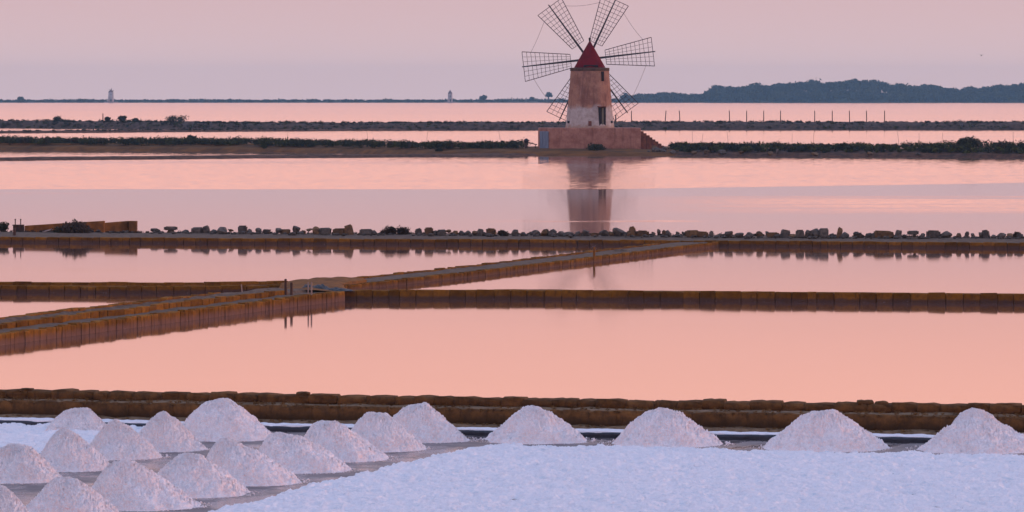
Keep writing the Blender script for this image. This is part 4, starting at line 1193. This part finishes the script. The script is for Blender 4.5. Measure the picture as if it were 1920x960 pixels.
def in_poly(X, Y, poly):
    ins = np.zeros(X.shape, bool); dist = np.full(X.shape, 1e9)
    n = len(poly)
    for i in range(n):
        x0, y0 = poly[i]; x1, y1 = poly[(i + 1) % n]
        c = ((y0 > Y) != (y1 > Y)) & (X < (x1 - x0) * (Y - y0) / ((y1 - y0) or 1e-9) + x0)
        ins ^= c
        t = np.clip(((X - x0) * (x1 - x0) + (Y - y0) * (y1 - y0)) / ((x1 - x0) ** 2 + (y1 - y0) ** 2), 0, 1)
        dist = np.minimum(dist, np.hypot(X - x0 - t * (x1 - x0), Y - y0 - t * (y1 - y0)))
    return np.where(ins, dist, -dist)

def salt_sheet(name, edge, thick, dx, dy, seed, amp):
    e = [P(x, y, PAN + thick * .8) for x, y in edge]; poly = [(v.x, v.y) for v in e]
    x0, x1 = min(p_[0] for p_ in poly) - .3, max(p_[0] for p_ in poly) + .3
    y0, y1 = min(p_[1] for p_ in poly) - .3, max(p_[1] for p_ in poly) + .3
    xs = np.arange(x0, x1, dx); ys = np.arange(y0, y1, dy)
    X, Y = np.meshgrid(xs, ys, indexing='ij')
    X = X + (RNG.rand(*X.shape) - .5) * dx * .5; Y = Y + (RNG.rand(*X.shape) - .5) * dy * .5
    D = in_poly(X, Y, poly) + .30 * fbm(X * 2.2, Y * 1.3, seed, 4) + .16 * fbm(X * 9, Y * 5, seed + 5, 3)
    s = np.clip(D / .14, 0, 1) ** .55
    cl = fbm(X * 7, Y * 2.6, seed + 4, 3)
    Z = PAN + s * (thick + amp * .9 * fbm(X * 1.6, Y * .7, seed + 2, 3) + amp * 1.0 * cl + amp * .9 * (RNG.rand(*X.shape) - .5) + amp * 2.6 * np.clip(fbm(X * 12, Y * 6, seed + 6, 3) - .30, 0, 1)) - (1 - s) * .02
    Z = Z - s * amp * 4.5 * np.clip(fbm(X * 3.6, Y * 2.8, seed + 8, 3) - .06, 0, .4)
    Q = grid(len(xs), len(ys))
    keep = (D.ravel()[Q] > -.02).any(1)
    V = np.stack([X, Y, Z], -1).reshape(-1, 3)
    return link(name, mesh_np(name, V, Q[keep], M['salt'], False), kind='stuff')
o = salt_sheet('salt_crust', [(-80, 1180), (210, 1020), (385, 962), (480, 936), (560, 912), (610, 899), (683, 881), (753, 865), (818, 850), (857, 841), (905, 832), (1300, 838), (1440, 845), (1700, 849), (1920, 853), (2250, 862), (2500, 1180)], .058, .022, .045, 3, .029)
o['label'] = 'sheet of raked white salt covering the drying pan'
o = salt_sheet('salt_crust', [(-140, 789), (80, 792), (160, 796), (330, 800), (338, 806), (250, 812), (232, 820), (110, 838), (64, 846), (-140, 850)], .06, .022, .06, 9, .03)
o['label'] = 'patch of loose white salt behind the heaps under the brown wall'

# crumbs of salt rolled off the heaps and the sheet
rc = np.random.RandomState(70)
pts = []
for (cx, cy, rx, ry) in FEET:
    n_ = 170; th = rc.uniform(0, 6.28, n_); q = 1.0 + np.abs(rc.normal(0, .07, n_))
    pts.append(np.stack([cx + np.cos(th) * rx * q, cy + np.sin(th) * ry * q], 1))
pts = np.concatenate(pts); m_ = len(pts); rad = rc.uniform(.005, .014, (m_, 1)) * (1 + (rc.rand(m_, 1) > .93) * 1.2)
octa = np.array([(1, 0, 0), (-1, 0, 0), (0, 1, 0), (0, -1, 0), (0, 0, 1), (0, 0, -1)], float)
fo = np.array([(0, 2, 4), (2, 1, 4), (1, 3, 4), (3, 0, 4), (2, 0, 5), (1, 2, 5), (3, 1, 5), (0, 3, 5)])
V = (np.concatenate([pts, np.full((m_, 1), PAN + .006)], 1)[:, None, :] + octa[None] * rad[:, None, :] * rc.uniform(.7, 1.3, (m_, 6, 1))).reshape(-1, 3)
Q = (fo[None] + np.arange(m_)[:, None, None] * 6).reshape(-1, 3)
o = link('salt_crumbs', mesh_np('salt_crumbs', V, Q, M['salt_heap']), kind='stuff'); o['label'] = 'crumbs of salt scattered round the feet of the heaps'

# ------------------------------------------------------------------ haze
bm = bmesh.new(); add_box(bm, (0, 1915, 14), (5300, 4170, 36))
hz = bm_mesh('haze', bm, None)
hm = bpy.data.materials.new('haze'); hm.use_nodes = True
hn = hm.node_tree; hn.nodes.clear()
ho = hn.nodes.new('ShaderNodeOutputMaterial'); hv = hn.nodes.new('ShaderNodeVolumePrincipled')
hv.inputs['Color'].default_value = (.36, .70, .98, 1)
hv.inputs['Density'].default_value = 0.00011
hn.links.new(hv.outputs[0], ho.inputs['Volume'])
hz.materials.append(hm)
link('haze', hz, kind='stuff')
